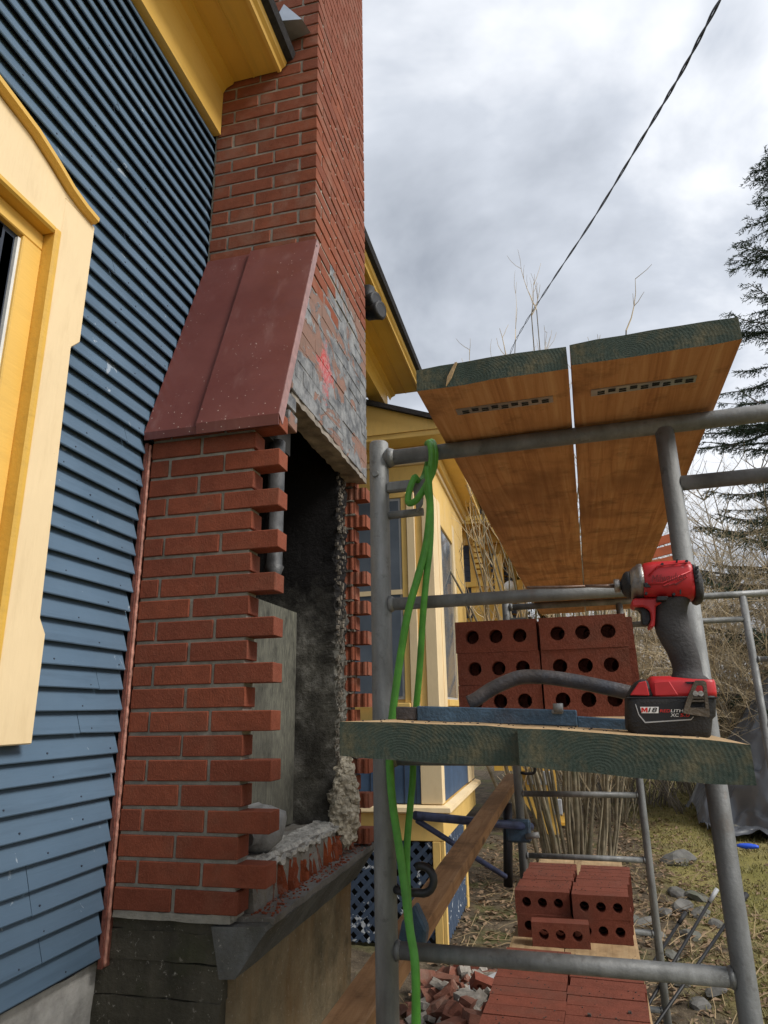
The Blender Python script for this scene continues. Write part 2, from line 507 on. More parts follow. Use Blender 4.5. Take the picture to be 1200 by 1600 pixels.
def ground_mat():
    k = NT('ground_soil', 0.97, 0, 0.15)
    v = k.map('World')
    lawn = k.ramp(k.noise(v, 0.9, 5, 0.65), [(0.3, (0.19, 0.175, 0.05)), (0.5, (0.29, 0.245, 0.09)), (0.7, (0.37, 0.29, 0.14))])
    lawn = k.mix(k.ramp(k.noise(v, 14, 5, 0.7), [(0.42, 0.0), (0.7, 0.65)]), lawn, (0.12, 0.115, 0.035))
    soil = k.ramp(k.noise(v, 7, 6, 0.72), [(0.3, (0.045, 0.036, 0.026)), (0.5, (0.11, 0.085, 0.058)), (0.72, (0.22, 0.175, 0.12))])
    soil = k.mix(k.ramp(k.noise(v, 2.1, 4), [(0.52, 0.0), (0.66, 0.6)]), soil, (0.11, 0.12, 0.035))
    sep = k.n('ShaderNodeSeparateXYZ'); g = k.n('ShaderNodeNewGeometry'); k.l(g.outputs['Position'], sep.inputs[0])
    m = k.math('ADD', k.math('SUBTRACT', sep.outputs['X'], k.math('MULTIPLY', sep.outputs['Y'], 0.03)), k.math('MULTIPLY', k.noise(v, 1.1, 4, 0.6), 1.6))
    k.base(k.mix(k.ramp(k.math('MULTIPLY', m, 0.25), [(0.34, 0.0), (0.44, 1.0)]), soil, lawn))
    k.bump(k.noise(v, 30, 6, 0.7), 0.8, 0.03)


ground_mat()


# ------------------------------------------------------------------ mesh building
class MB:
    def __init__(s):
        s.v = []; s.f = []; s.mi = []; s.sm = []

    def add(s, verts, faces, mi=0, smooth=False):
        o = len(s.v)
        s.v += [Vector(p) for p in verts]
        for f in faces:
            s.f.append([i + o for i in f]); s.mi.append(mi); s.sm.append(smooth)
        return s

    def box(s, a, b, mi=0, xf=None):
        x0, y0, z0 = a; x1, y1, z1 = b
        p = [(x0, y0, z0), (x1, y0, z0), (x1, y1, z0), (x0, y1, z0), (x0, y0, z1), (x1, y0, z1), (x1, y1, z1), (x0, y1, z1)]
        if xf: p = [xf(*q) for q in p]
        return s.add(p, [(0, 3, 2, 1), (4, 5, 6, 7), (0, 1, 5, 4), (1, 2, 6, 5), (2, 3, 7, 6), (3, 0, 4, 7)], mi)

    def prism(s, ring0, ring1, mi=0, smooth=False):
        n = len(ring0)
        faces = [tuple(range(n))[::-1], tuple(range(n, 2 * n))]
        faces += [(i, (i + 1) % n, n + (i + 1) % n, n + i) for i in range(n)]
        return s.add(list(ring0) + list(ring1), faces, mi, smooth)

    def loft(s, rings, mi=0, smooth=True, caps=True):
        n = len(rings[0]); vv = [p for r in rings for p in r]; ff = []
        for k in range(len(rings) - 1):
            for i in range(n):
                j = (i + 1) % n
                ff.append((k * n + i, k * n + j, (k + 1) * n + j, (k + 1) * n + i))
        s.add(vv, ff, mi, smooth)
        if caps:
            s.add(rings[0], [tuple(range(n))[::-1]], mi, False)
            s.add(rings[-1], [tuple(range(n))], mi, False)
        return s

    def tube(s, pts, r, n=8, mi=0, caps=True):
        pts = [Vector(p) for p in pts]
        rs = r if isinstance(r, (list, tuple)) else [r] * len(pts)
        rings = []; prev = None
        for i, p in enumerate(pts):
            t = (pts[min(i + 1, len(pts) - 1)] - pts[max(i - 1, 0)]).normalized()
            if prev is None:
                a = t.cross(Vector((0, 0, 1)))
                if a.length < 0.05: a = t.cross(Vector((0, 1, 0)))
                a.normalize()
            else:
                a = (prev - t * prev.dot(t)).normalized()
            prev = a
            b = t.cross(a)
            rings.append([p + (a * math.cos(2 * math.pi * k / n) + b * math.sin(2 * math.pi * k / n)) * rs[i] for k in range(n)])
        return s.loft(rings, mi, n > 3, caps)

    def build(s, name, mats, parent=None, origin=None, bevel=0):
        if isinstance(mats, str): mats = [mats]
        if parent is not None:
            o = Vector((0, 0, 0)); q = parent
            while q is not None:
                o = o + q.location; q = q.parent
            off = o; loc = Vector((0, 0, 0))
            if origin is not None:
                loc = Vector(origin) - o; off = Vector(origin)
        else:
            if origin is None:
                xs = [p.x for p in s.v]; ys = [p.y for p in s.v]; zs = [p.z for p in s.v]
                origin = ((min(xs) + max(xs)) / 2, (min(ys) + max(ys)) / 2, min(zs))
            loc = Vector(origin); off = loc
        me = bpy.data.meshes.new(name)
        me.from_pydata([tuple(p - off) for p in s.v], [], s.f)
        for m in mats: me.materials.append(MATS[m])
        me.polygons.foreach_set('material_index', s.mi)
        me.polygons.foreach_set('use_smooth', s.sm)
        me.update()
        bm = bmesh.new(); bm.from_mesh(me)
        bmesh.ops.remove_doubles(bm, verts=bm.verts, dist=1e-6)
        bmesh.ops.recalc_face_normals(bm, faces=bm.faces)
        if bevel:
            es = [e_ for e_ in bm.edges if len(e_.link_faces) == 2 and e_.calc_face_angle(0) > 0.6]
            bmesh.ops.bevel(bm, geom=es, offset=bevel, segments=1, affect='EDGES', clamp_overlap=True)
        bm.to_mesh(me); bm.free()
        ob = bpy.data.objects.new(name, me)
        col.objects.link(ob)
        if parent is not None: ob.parent = parent
        ob.location = loc
        return ob


def tag(o, label=None, cat=None, group=None, kind=None):
    if label: o['label'] = label
    if cat: o['category'] = cat
    if group: o['group'] = group
    if kind: o['kind'] = kind
    return o


def thing(name, loc, label, cat, group=None):
    o = bpy.data.objects.new(name, None)
    o.empty_display_size = 0.1
    col.objects.link(o); o.location = loc
    return tag(o, label, cat, group)


def inst(me, name, parent, loc, rot=(0, 0, 0), scale=(1, 1, 1)):
    o = bpy.data.objects.new(name, me)
    col.objects.link(o)
    if parent is not None:
        o.parent = parent
        b = Vector((0, 0, 0)); q = parent
        while q is not None:
            b = b + q.location; q = q.parent
        loc = Vector(loc) - b
    o.location = loc; o.rotation_euler = rot; o.scale = scale
    return o


def disp(mb, amt, freq, seed=0.0):
    for i, p in enumerate(mb.v):
        q = p * freq + Vector((seed, seed * 1.7, -seed))
        mb.v[i] = p + noise.noise_vector(q) * amt
    return mb


def grid_box(a, b, n, mi=0):
    """box with subdivided faces, for rough masonry"""
    m = MB()
    A = Vector(a); B = Vector(b); nx, ny, nz = n

    def P(i, j, k):
        return Vector((A.x + (B.x - A.x) * i / nx, A.y + (B.y - A.y) * j / ny, A.z + (B.z - A.z) * k / nz))
    for (n1, n2, fn) in ((nx, ny, lambda i, j: P(i, j, 0)), (nx, ny, lambda i, j: P(i, j, nz)), (nx, nz, lambda i, j: P(i, 0, j)),
                         (nx, nz, lambda i, j: P(i, ny, j)), (ny, nz, lambda i, j: P(0, i, j)), (ny, nz, lambda i, j: P(nx, i, j))):
        vv = [fn(i, j) for i in range(n1 + 1) for j in range(n2 + 1)]
        ff = [(i * (n2 + 1) + j, (i + 1) * (n2 + 1) + j, (i + 1) * (n2 + 1) + j + 1, i * (n2 + 1) + j + 1) for i in range(n1) for j in range(n2)]
        m.add(vv, ff, mi)
    return m


def catmull(pts, n=8):
    pts = [Vector(p) for p in pts]
    P = [pts[0] * 2 - pts[1]] + pts + [pts[-1] * 2 - pts[-2]]
    out = []
    for i in range(1, len(P) - 2):
        for k in range(n):
            t = k / n
            a, b, c, d = P[i - 1], P[i], P[i + 1], P[i + 2]
            out.append(0.5 * ((2 * b) + (c - a) * t + (2 * a - 5 * b + 4 * c - d) * t * t + (3 * b - a - 3 * c + d) * t ** 3))
    out.append(pts[-1])
    return out


BL, BD, BH, CO = 0.190, 0.073, 0.0572, 0.0677           # brick length, depth, height, course


def brick_mesh(name, mat, seed, ch=0.0022, jit=0.0008):
    r = random.Random(seed)
    hx, hy, hz = BL / 2, BD / 2, BH / 2
    vv = []; idx = {}
    for sx in (-1, 1):
        for sy in (-1, 1):
            for sz in (-1, 1):
                for ax in range(3):
                    p = [sx * (hx - ch), sy * (hy - ch), sz * (hz - ch)]
                    p[ax] = (sx * hx, sy * hy, sz * hz)[ax]
                    idx[(sx, sy, sz, ax)] = len(vv)
                    vv.append([c + r.uniform(-jit, jit) for c in p])
    ff = []
    for ax in range(3):
        o1, o2 = [a for a in range(3) if a != ax]
        for s_ in (-1, 1):
            ring = []
            for a, b in ((-1, -1), (1, -1), (1, 1), (-1, 1)):
                k = [0, 0, 0]; k[ax] = s_; k[o1] = a; k[o2] = b
                ring.append(idx[(*k, ax)])
            ff.append(ring)
        for a in (-1, 1):
            for b in (-1, 1):                      # edges along ax
                k0 = [0, 0, 0]; k0[o1] = a; k0[o2] = b
                k1 = list(k0); k0[ax] = -1; k1[ax] = 1
                ff.append([idx[(*k0, o1)], idx[(*k1, o1)], idx[(*k1, o2)], idx[(*k0, o2)]])
    for sx in (-1, 1):
        for sy in (-1, 1):
            for sz in (-1, 1):
                ff.append([idx[(sx, sy, sz, a)] for a in range(3)])
    me = bpy.data.meshes.new(name)
    me.from_pydata(vv, [], ff)
    me.materials.append(MATS[mat])
    bm = bmesh.new(); bm.from_mesh(me); bmesh.ops.recalc_face_normals(bm, faces=bm.faces); bm.to_mesh(me); bm.free()
    return me


NEWB = [brick_mesh('brick_new', 'brick_new', i) for i in range(4)]
OLDB = [brick_mesh('brick_old', 'brick_old', 10 + i, 0.0026, 0.0014) for i in range(4)]
TARB = [brick_mesh('brick_tar', 'tarred_brick', 20 + i, 0.003, 0.0018) for i in range(4)]

# ------------------------------------------------------------------ ground
GZ = -H
random.seed(3)
g = MB()
N = 90
gv = []; gf = []


def gcoord(i, n, lo, hi, c, p=2.4):
    t = i / n * 2 - 1
    v = math.copysign(abs(t) ** p, t)
    return c + (v * (hi - c) if v > 0 else v * (c - lo))


def ground_h(x, y):
    d = math.hypot(x, y - 4)
    h = 0.05 * noise.noise(Vector((x * 0.9, y * 0.9, 0))) + 0.025 * noise.noise(Vector((x * 3, y * 3, 5)))
    if y > 14: h += min(0.9, (y - 14) * 0.035)
    return GZ + h * (1 if d > 0.1 else 1)


for i in range(N + 1):
    for j in range(N + 1):
        x = gcoord(i, N, -400, 400, 0); y = gcoord(j, N, -400, 700, 6)
        gv.append((x, y, ground_h(x, y)))
for i in range(N):
    for j in range(N):
        gf.append((i * (N + 1) + j, (i + 1) * (N + 1) + j, (i + 1) * (N + 1) + j + 1, i * (N + 1) + j + 1))
g.add(gv, gf, 0, True)
tag(g.build('ground', 'ground_soil', origin=(0, 0, GZ)), 'damp ground of brown leaf litter and yellowing spring lawn', kind='structure')

# ------------------------------------------------------------------ the house
WX = -1.28                                  # face of the blue wall
house = thing('house', (-2.2, 2.0, GZ), 'blue clapboard house with golden yellow trim behind the brick chimney', 'house')
MB().box((-2.9, -1.5, -0.66), (WX - 0.035, 2.9, 2.8)).build('wall', 'slate_dark', house)
MB().box((-2.9, 2.901, -0.66), (-2.45, 5.6, 2.8)).build('wall', 'siding_blue', house)
siding = MB().box((WX - 0.034, -1.5, -0.655), (WX - 0.022, 2.18, 2.55)).build('siding', 'slate_dark', house)
PITCHB = 0.0595
WIN_Y0, WIN_Y1, WIN_Z0, WIN_Z1 = 0.45, 1.42, -0.03, 1.40
random.seed(11)
zb = 0.014 - PITCHB * 11
k = 0
nails = MB()
while zb < 2.5:
    y1 = 1.868 if zb < 0.86 else 2.184
    y0 = -1.4
    if WIN_Z0 < zb + 0.03 < WIN_Z1: y0 = 1.39
    cuts = []
    if y0 < 0 and rnd() < 0.35: cuts.append(U(0.9, 1.75))
    elif rnd() < 0.14: cuts.append(U(1.6, y1 - 0.1))
    ys = [y0] + cuts + [y1 + U(-0.006, 0.004)]
    for a, b in zip(ys[:-1], ys[1:]):
        j0, j1 = U(-0.003, 0.003), U(-0.003, 0.003)
        ring = lambda y, jz: [Vector((WX - 0.003, y, zb + jz)), Vector((WX + 0.0015, y, zb + jz)), Vector((WX + 0.003, y, zb + 0.003 + jz)), Vector((WX - 0.021, y, zb + PITCHB + 0.012)), Vector((WX - 0.0235, y, zb + PITCHB + 0.012)), Vector((WX - 0.012, y, zb + 0.035))]  # hollow behind the lower edge, added to deepen the shadow line
        m = MB()
        nseg = 6 if b - a > 0.4 else 3
        rings = []
        for q in range(nseg + 1):
            y = a + 0.0012 + (b - a - 0.0024) * q / nseg
            rings.append(ring(y, j0 + (j1 - j0) * q / nseg + 0.0022 * noise.noise(Vector((y * 2.2, zb * 9, 1)))))
        m.loft(rings, 0, False)
        m.build('clapboard', 'siding_blue', siding, origin=(WX, (a + b) / 2, zb))
    yy = y0 + U(0.05, 0.3)
    while yy < y1 - 0.02:
        if yy > 0.8:
            zn = zb + 0.014 + U(-0.002, 0.002)
            nails.tube([(WX - 0.002, yy, zn), (WX + 0.0008, yy, zn)], [0.0028, 0.0022], 6)
        yy += 0.27 + U(-0.04, 0.04)
    zb += PITCHB
tag(nails.build('nail_heads', 'slate_dark', siding), kind='stuff')
# house foundation below the siding
disp(grid_box((-2.9, -1.5, GZ - 0.1), (WX - 0.03, 2.6, -0.66), (6, 60, 18)), 0.02, 5, 2).build('stone_foundation', 'stone_pale', house)
# frieze, soffit, mouldings, roof
fr = MB().box((WX - 0.02, -1.5, 2.505), (WX + 0.022, 2.186, 2.80)).build('frieze', 'paint_yellow', house)
MB().box((WX - 0.1, 3.0, 2.62), (WX + 0.022, 5.4, 2.80)).build('frieze', 'paint_gold', house)
MB().box((-2.5, 2.97, 2.8), (WX - 0.021, 5.5, 2.83)).build('soffit', 'paint_gold', house)
for (ya, yb) in ((-1.5, 2.184), (2.96, 5.5)):
    so = MB().box((WX - 0.02, ya, 2.795), (-0.985, yb, 2.83)).build('soffit', 'paint_gold', house)
    MB().prism([Vector((WX + 0.022, ya, 2.795)), Vector((WX + 0.075, ya, 2.795)), Vector((WX + 0.07, ya, 2.782)), Vector((WX + 0.038, ya, 2.768)), Vector((WX + 0.022, ya, 2.74))],
               [Vector((WX + 0.022, yb, 2.795)), Vector((WX + 0.075, yb, 2.795)), Vector((WX + 0.07, yb, 2.782)), Vector((WX + 0.038, yb, 2.768)), Vector((WX + 0.022, yb, 2.74))]).build('bed_moulding', 'paint_gold', so)
    MB().box((-1.11, ya, 2.790), (-1.104, yb, 2.7955)).build('soffit_bead', 'paint_gold', so)
    pr = [(-0.99, 2.785), (-0.975, 2.785), (-0.970, 2.80), (-0.955, 2.812), (-0.948, 2.83), (-0.948, 2.862), (-0.99, 2.862)]
    MB().prism([Vector((x, ya, z)) for x, z in pr], [Vector((x, yb, z)) for x, z in pr]).build('crown_moulding', 'paint_yellow', house)
    rp = [(-0.955, 2.832), (-0.915, 2.842), (-0.905, 2.872), (-2.6, 4.45), (-2.6, 4.36), (-0.99, 2.862)]
    rp = [(-0.9475, 2.834), (-0.918, 2.842), (-0.905, 2.872), (-2.6, 4.45), (-2.62, 4.38), (-0.9475, 2.866)]
    MB().prism([Vector((x, ya - 0.03, z)) for x, z in rp], [Vector((x, yb + (0.0 if yb < 3 else 0.03), z)) for x, z in rp]).build('roof', 'roof_shingle', house)
MB().box((-2.6, 2.19, 2.81), (-1.30, 2.96, 4.2)).build('roof', 'roof_shingle', house)
# little step flashing where the roof meets the chimney
MB().prism([Vector((-0.96, 2.06, 2.93)), Vector((-0.845, 2.10, 2.955)), Vector((-0.93, 2.09, 3.06))], [Vector((-0.96, 2.183, 2.95)), Vector((-0.835, 2.184, 2.975)), Vector((-0.93, 2.184, 3.08))]).build('step_flashing', 'flash_grey', house)

# window with eared casing
win = thing('window', (WX, 0.93, WIN_Z0), None, None)
win.parent = house; win.location = Vector((WX, 0.93, WIN_Z0)) - house.location
YC = 0.93


def mirror(pts):
    return pts + [(2 * YC - y, z) for y, z in pts[::-1]]


outer = [(1.474, -0.063), (1.474, 0.203), (1.449, 0.241), (1.434, 1.002), (1.466, 1.036), (1.468, 1.432)]
for sgn in (1, -1):
    f = (lambda y: y) if sgn > 0 else (lambda y: 2 * YC - y)
    side = [(1.338, -0.063)] + outer[:6] + [(1.338, 1.432)]
    m = MB().prism([Vector((WX - 0.01, f(y), z)) for y, z in side], [Vector((WX + 0.03, f(y), z)) for y, z in side])
    m.build('casing', 'paint_cream', win, bevel=0.003)
    head = [(1.467, 1.4325), (1.40, 1.438), (1.33, 1.452), (1.26, 1.480), (1.18, 1.508), (1.10, 1.520), (0.93, 1.545), (0.93, 1.315), (1.3375, 1.315), (1.3375, 1.4325)]
    m = MB().prism([Vector((WX - 0.01, f(y), z)) for y, z in head], [Vector((WX + 0.0285, f(y), z)) for y, z in head])
    m.build('header_board', 'paint_cream', win)
    cap = [(1.455, 1.4335), (1.40, 1.4385), (1.34, 1.452), (1.27, 1.481), (1.19, 1.508), (1.10, 1.523), (0.93, 1.550)]
    rings = []
    for y, z in cap:
        rings.append([Vector((WX - 0.01, f(y), z)), Vector((WX + 0.04, f(y), z)), Vector((WX + 0.052, f(y), z + 0.006)), Vector((WX + 0.054, f(y), z + 0.018)), Vector((WX - 0.01, f(y), z + 0.026))])
    MB().loft(rings, 0, False).build('drip_cap', 'paint_yellow', win)
    # moulding round the opening, jamb, sash
    MB().box((WX - 0.02, min(f(1.3376), f(1.315)), -0.06), (WX + 0.036, max(f(1.3376), f(1.315)), 1.3148)).build('inner_moulding', 'paint_gold', win, bevel=0.006)
    MB().box((WX - 0.06, min(f(1.3148), f(1.247)), -0.06), (WX - 0.003, max(f(1.3148), f(1.247)), 1.242)).build('jamb', 'paint_yellow', win, bevel=0.003)
    MB().box((WX - 0.07, min(f(1.2468), f(1.238)), -0.06), (WX - 0.012, max(f(1.2468), f(1.238)), 1.232)).build('sash_strip', 'white_plastic', win)
    MB().box((WX - 0.075, min(f(1.2378), f(1.20)), -0.06), (WX - 0.022, max(f(1.2378), f(1.20)), 1.23)).build('sash', 'sash_dark', win, bevel=0.004)
MB().box((WX - 0.02, 2 * YC - 1.315, 1.291), (WX + 0.036, 1.315, 1.3148)).build('inner_moulding', 'paint_gold', win, bevel=0.006)
MB().box((WX - 0.06, 2 * YC - 1.315, 1.2422), (WX - 0.003, 1.3148, 1.2908)).build('jamb', 'paint_yellow', win, bevel=0.003)
MB().box((WX - 0.075, 2 * YC - 1.20, 1.192), (WX - 0.022, 1.1998, 1.2418)).build('sash', 'sash_dark', win, bevel=0.004)
MB().box((WX - 0.06, 2 * YC - 1.1998, -0.06), (WX - 0.045, 1.1998, 1.1918)).build('pane', 'window_glass', win)
MB().box((WX - 0.044, 1.165, 1.140), (WX - 0.040, 1.182, 1.170)).build('sash_latch', 'white_plastic', win)

# ------------------------------------------------------------------ the chimney
YF, CX0, CX1 = 1.885, -1.264, -0.800
YU, YB = 2.19, 2.965
chim = thing('chimney', (-1.04, 2.45, GZ), 'red brick chimney with its side broken open, half rebuilt', 'chimney')
random.seed(5)
NB = [0]


def brick(meshes, cx, cy, cz, ln, dp=BD, along='x', h=BH):
    NB[0] += 1
    j = 0.0012
    rz = (0 if along == 'x' else math.pi / 2) + U(-0.004, 0.004)
    return inst(random.choice(meshes), 'brick', chim, (cx + U(-j, j), cy + U(-j, j), cz + U(-0.0006, 0.0006)), (U(-0.004, 0.004), U(-0.003, 0.003), rz), (ln / BL, dp / BD, h / BH))


JT = 0.0105
Z0 = -0.523
for kk in range(22):                       # new front wall, toothed end
    zc = Z0 + kk * CO + BH / 2
    x = -0.886 if kk % 2 == 0 else CX1
    x += U(-0.003, 0.003)
    while x - CX0 > 0.03:
        ln = min(BL, x - CX0)
        brick(NEWB, x - ln / 2, YF + BD / 2, zc, ln)
        x -= ln + JT
mort = MB().box((CX0, YF + 0.0065, Z0 - 0.012), (-0.895, YF + BD - 0.004, 0.92))
for kk in range(21):                       # squeezed beds under the long bricks
    pass
mort.build('mortar', 'mortar', chim)
disp(grid_box((CX0, YF + 0.003, Z0 - 0.022), (-0.905, YF + BD + 0.02, Z0 - 0.001), (14, 3, 2)), 0.004, 30, 1).build('mortar_bed', 'mortar', chim)

# upper stack: front bricks
stuffm = MB()


def stuff_brick(a, b):
    stuffm.box(a, b)


z = 1.752
row = 0
while z < 4.25:
    zc = z + BH / 2
    x = CX1 if row % 2 == 0 else CX1 - BD - JT
    while x - (WX + 0.004) > 0.03:
        ln = min(BL, x - (WX + 0.004))
        hidden = (z > 2.83 and x - ln < -1.03) or z > 3.35
        if not hidden:
            brick(OLDB, x - ln / 2, YU + BD / 2, zc, ln)
        elif z < 3.35 or True:
            stuff_brick((x - ln, YU, z), (x, YU + BD, z + BH))
        x -= ln + JT
    z += CO; row += 1
# upper stack and cheek: side bricks (face towards +x)


def slopeY(zz):
    return 1.905 + (zz - 0.93) / (1.80 - 0.93) * 0.285 if zz < 1.80 else YU


z = 1.752 - 10 * CO
row = -10
ZL = z
while z < 4.25:
    zc = z + BH / 2
    ys = YU if z > 1.72 else slopeY(z + 0.03) + U(0.0, 0.02)
    y = ys
    first = True
    while YB - y > 0.03:
        if first:
            ln = (BD if row % 2 == 0 else BL) if z > 1.72 else U(0.06, 0.19)
            if z > 1.72:
                # corner: on even rows the front stretcher's end shows here, so the side starts behind it
                if row % 2 == 0:
                    y += BD + JT; ln = BL
                first = False
            first = False
        else:
            ln = BL
        ln = min(ln, YB - y)
        if YB - y - ln < 0.035: ln = YB - y
        ms = TARB if z < 1.56 or (z < 1.84 and y > 2.32) else OLDB
        if z < 3.12:
            brick(ms, CX1 - BD / 2, y + ln / 2, zc, ln, BD, 'y')
        else:
            stuff_brick((CX1 - BD, y, z), (CX1, y + ln, z + BH))
        y += ln + (JT if ms is OLDB else 0.003)
    z += CO; row += 1
tag(stuffm.build('brick_courses', 'brick_old', chim), kind='stuff')
m = MB()
m.prism([Vector((CX1 - BD + 0.004, y, zz)) for y, zz in ((1.915, ZL + 0.004), (YB - 0.006, ZL + 0.004), (YB - 0.006, 4.22), (YU + 0.007, 4.22), (YU + 0.007, 1.79))],
        [Vector((CX1 - 0.0045, y, zz)) for y, zz in ((1.915, ZL + 0.004), (YB - 0.006, ZL + 0.004), (YB - 0.006, 4.22), (YU + 0.007, 4.22), (YU + 0.007, 1.79))])
m.build('mortar', 'mortar_old', chim)
qq = [(1.95, ZL + 0.006), (YB - 0.007, ZL + 0.006), (YB - 0.007, 1.70), (2.30, 1.70), (2.13, 1.53)]
MB().prism([Vector((CX1 - 0.03, y, zz)) for y, zz in qq], [Vector((CX1 - 0.0009, y, zz)) for y, zz in qq]).build('membrane', 'tarred_brick', chim)
MB().box((WX - 0.005, YU + 0.0045, 1.80), (CX1 - BD + 0.003, YB - 0.008, 4.21)).build('mortar', 'mortar_old', chim)
# broken bricks hanging under the flashing at the near end of the cheek
for (y, zz, ln) in ((1.93, 1.005, 0.10), (1.965, 1.005 - CO * 0.98, 0.08)):
    brick(TARB, CX1 - BD / 2 - 0.004, y + ln / 2, zz + BH / 2, ln, BD, 'y')
disp(grid_box((CX1 - BD - 0.02, 1.99, ZL - 0.022), (CX1 - 0.004, YB, ZL + 0.002), (6, 90, 3)), 0.006, 22, 4).build('lintel_mortar', 'lintel_grey', chim)

# maroon metal cap over the shoulder
fl = thing('shoulder_flashing', (-1.04, 1.86, 0.9), None, None)
fl.parent = chim; fl.location = Vector((-1.04, 1.86, 0.9)) - chim.location


def panel(x0, x1, dz, mi=0, lip=0.026):
    t = 0.003
    up = Vector((0, -0.05, 0.02)).normalized() * (0.004 + dz)
    A, B_ = Vector((0, 1.852, 0.915)), Vector((0, 2.186, 1.835))
    n = Vector((0, -0.92, 0.334)).normalized()
    m_ = MB()
    for (p0, p1) in (((A), (B_)),):
        q = [p0 + n * (t + dz), p1 + n * (t + dz), p1 + n * dz, p0 + n * dz]
        m_.prism([v + Vector((x0, 0, 0)) for v in q], [v + Vector((x1, 0, 0)) for v in q])
    # drip lip along the lower edge
    e0 = A + n * (t + dz)
    q = [e0, e0 + Vector((0, 0.004, -lip)), e0 + Vector((0, 0.008, -lip)), A + n * dz + Vector((0, 0.002, 0))]
    m_.prism([v + Vector((x0, 0, 0)) for v in q], [v + Vector((x1, 0, 0)) for v in q])
    return m_


panel(WX + 0.002, -1.068, 0.0).build('panel', 'maroon_metal', fl)
panel(-1.078, CX1 + 0.012, 0.0125, lip=0.036).build('panel', 'maroon_metal', fl)
n = Vector((0, -0.92, 0.334)).normalized()
A, B_ = Vector((CX1 + 0.012, 1.852, 0.915)) + n * 0.0155, Vector((CX1 + 0.012, 2.186, 1.835)) + n * 0.0155
q = [A, B_, B_ - n * 0.034, A - n * 0.034 + Vector((0, 0.0, -0.015))]
MB().prism(q, [v + Vector((0.003, 0, 0)) for v in q]).build('side_fold', 'maroon_edge', fl)
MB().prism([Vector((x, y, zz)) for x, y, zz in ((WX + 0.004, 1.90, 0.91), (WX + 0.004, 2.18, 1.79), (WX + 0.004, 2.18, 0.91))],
           [Vector((x, y, zz)) for x, y, zz in ((CX1 - BD - 0.01, 1.90, 0.91), (CX1 - BD - 0.01, 2.18, 1.79), (CX1 - BD - 0.01, 2.18, 0.91))]).build('sheathing', 'soot_and_void', chim)
for zz, yy in ((1.80, 2.186),):
    MB().tube([(CX1 + 0.0165, 2.165, 1.80), (CX1 + 0.012, 2.165, 1.80)], 0.004, 8).build('rivet', 'tube_steel_dark', fl)

# copper edge strip between siding and brick
st = MB().box((WX - 0.004, 1.868, -0.665), (CX0 - 0.008, YF + 0.02, 0.885)).build('edge_strip', 'copper_strip', chim)
m = MB()
pts = []; rs = []
for i in range(161):
    zz = -0.66 + 1.54 * i / 160
    pts.append((CX0 - 0.006 + 0.0008 * math.sin(i * 2.1), YF - 0.006, zz)); rs.append(0.0055 + 0.0012 * math.sin(i * 1.3) * math.sin(i * 0.37))
m.tube(pts, rs, 6).build('bead', 'copper_bead', st)

# back of the opening: flue block wall with ragged edge, panel, floor, lumps
bw = grid_box((WX, 2.75, -0.55), (-0.884, 2.885, 1.82), (6, 6, 190))
for i, p in enumerate(bw.v):
    if p.x > -0.90:
        p.x += 0.020 * noise.noise(Vector((p.z * 9, p.y * 14, 3))) + 0.016 * noise.noise(Vector((p.z * 33, p.y * 30, 1))) + 0.009 * noise.noise(Vector((p.z * 90, p.y * 70, 5)))
        p.y += 0.008 * noise.noise(Vector((p.z * 25, 2, p.y * 20)))
    elif abs(p.y - 2.75) < 0.01:
        p.y += 0.006 * noise.noise(Vector((p.x * 9, p.z * 6, 3)))


def zones():
    k = NT('flue_block', 0.92, 0, 0.2)
    v = k.map('World')
    sep = k.n('ShaderNodeSeparateXYZ'); g_ = k.n('ShaderNodeNewGeometry'); k.l(g_.outputs['Position'], sep.inputs[0])
    hgt = k.math('ADD', k.math('SUBTRACT', sep.outputs['Z'], H + 0.52), k.math('MULTIPLY', k.noise(v, 5, 6, 0.7), 0.9))
    soot_and_void = k.ramp(hgt, [(0.15, 0.0), (0.42, 1.0)])
    c = k.ramp(k.noise(v, 11, 6, 0.7), [(0.3, (0.032, 0.03, 0.025)), (0.5, (0.10, 0.095, 0.08)), (0.68, (0.25, 0.24, 0.215))])
    c = k.mix(k.ramp(k.noise(v, 3.2, 4), [(0.52, 0.0), (0.64, 0.8)]), c, (0.022, 0.02, 0.018))
    c = k.mix(soot_and_void, c, (0.010, 0.009, 0.009))
    c = k.mix(k.ramp(k.noise(v, 70, 5, 0.8), [(0.64, 0.0), (0.72, 0.6)]), c, (0.2, 0.18, 0.15))
    k.base(c)
    k.bump(k.noise(v, 26, 6, 0.75), 0.9, 0.012)


zones()
bw.build('flue_wall', 'flue_block', chim)
edge = MB()
random.seed(21)
for i in range(420):                        # broken crumbs of mortar along the ragged edge
    zz = -0.42 + 1.45 * i / 420 + U(-0.01, 0.01)
    c = Vector((-0.880 + U(-0.010, 0.008), 2.75 + U(-0.004, 0.10), zz))
    s_ = U(0.0012, 0.0065)
    b_ = grid_box(c - Vector((s_, s_, s_ * 1.3)), c + Vector((s_, s_, s_ * 1.3)), (1, 1, 1))
    disp(b_, s_ * 0.9, 60, i)
    edge.v_off = 0
    edge.add(b_.v, b_.f)
tag(edge.build('broken_edge', 'sooty_edge', chim), kind='stuff')
pq = [(1.962, -0.45), (2.75, -0.45), (2.75, 1.80), (2.21, 1.80), (1.962, 0.95)]
MB().prism([Vector((WX - 0.002, y, zz)) for y, zz in pq], [Vector((WX + 0.012, y, zz)) for y, zz in pq]).build('cavity_wall', 'soot_and_void', chim)
MB().box((WX + 0.015, 1.975, -0.42), (-1.062, 2.745, 0.415)).build('cement_board', 'grey_panel', chim)
fl_ = grid_box((-1.27, 1.965, -0.56), (-0.868, 2.86, -0.425), (10, 26, 4))
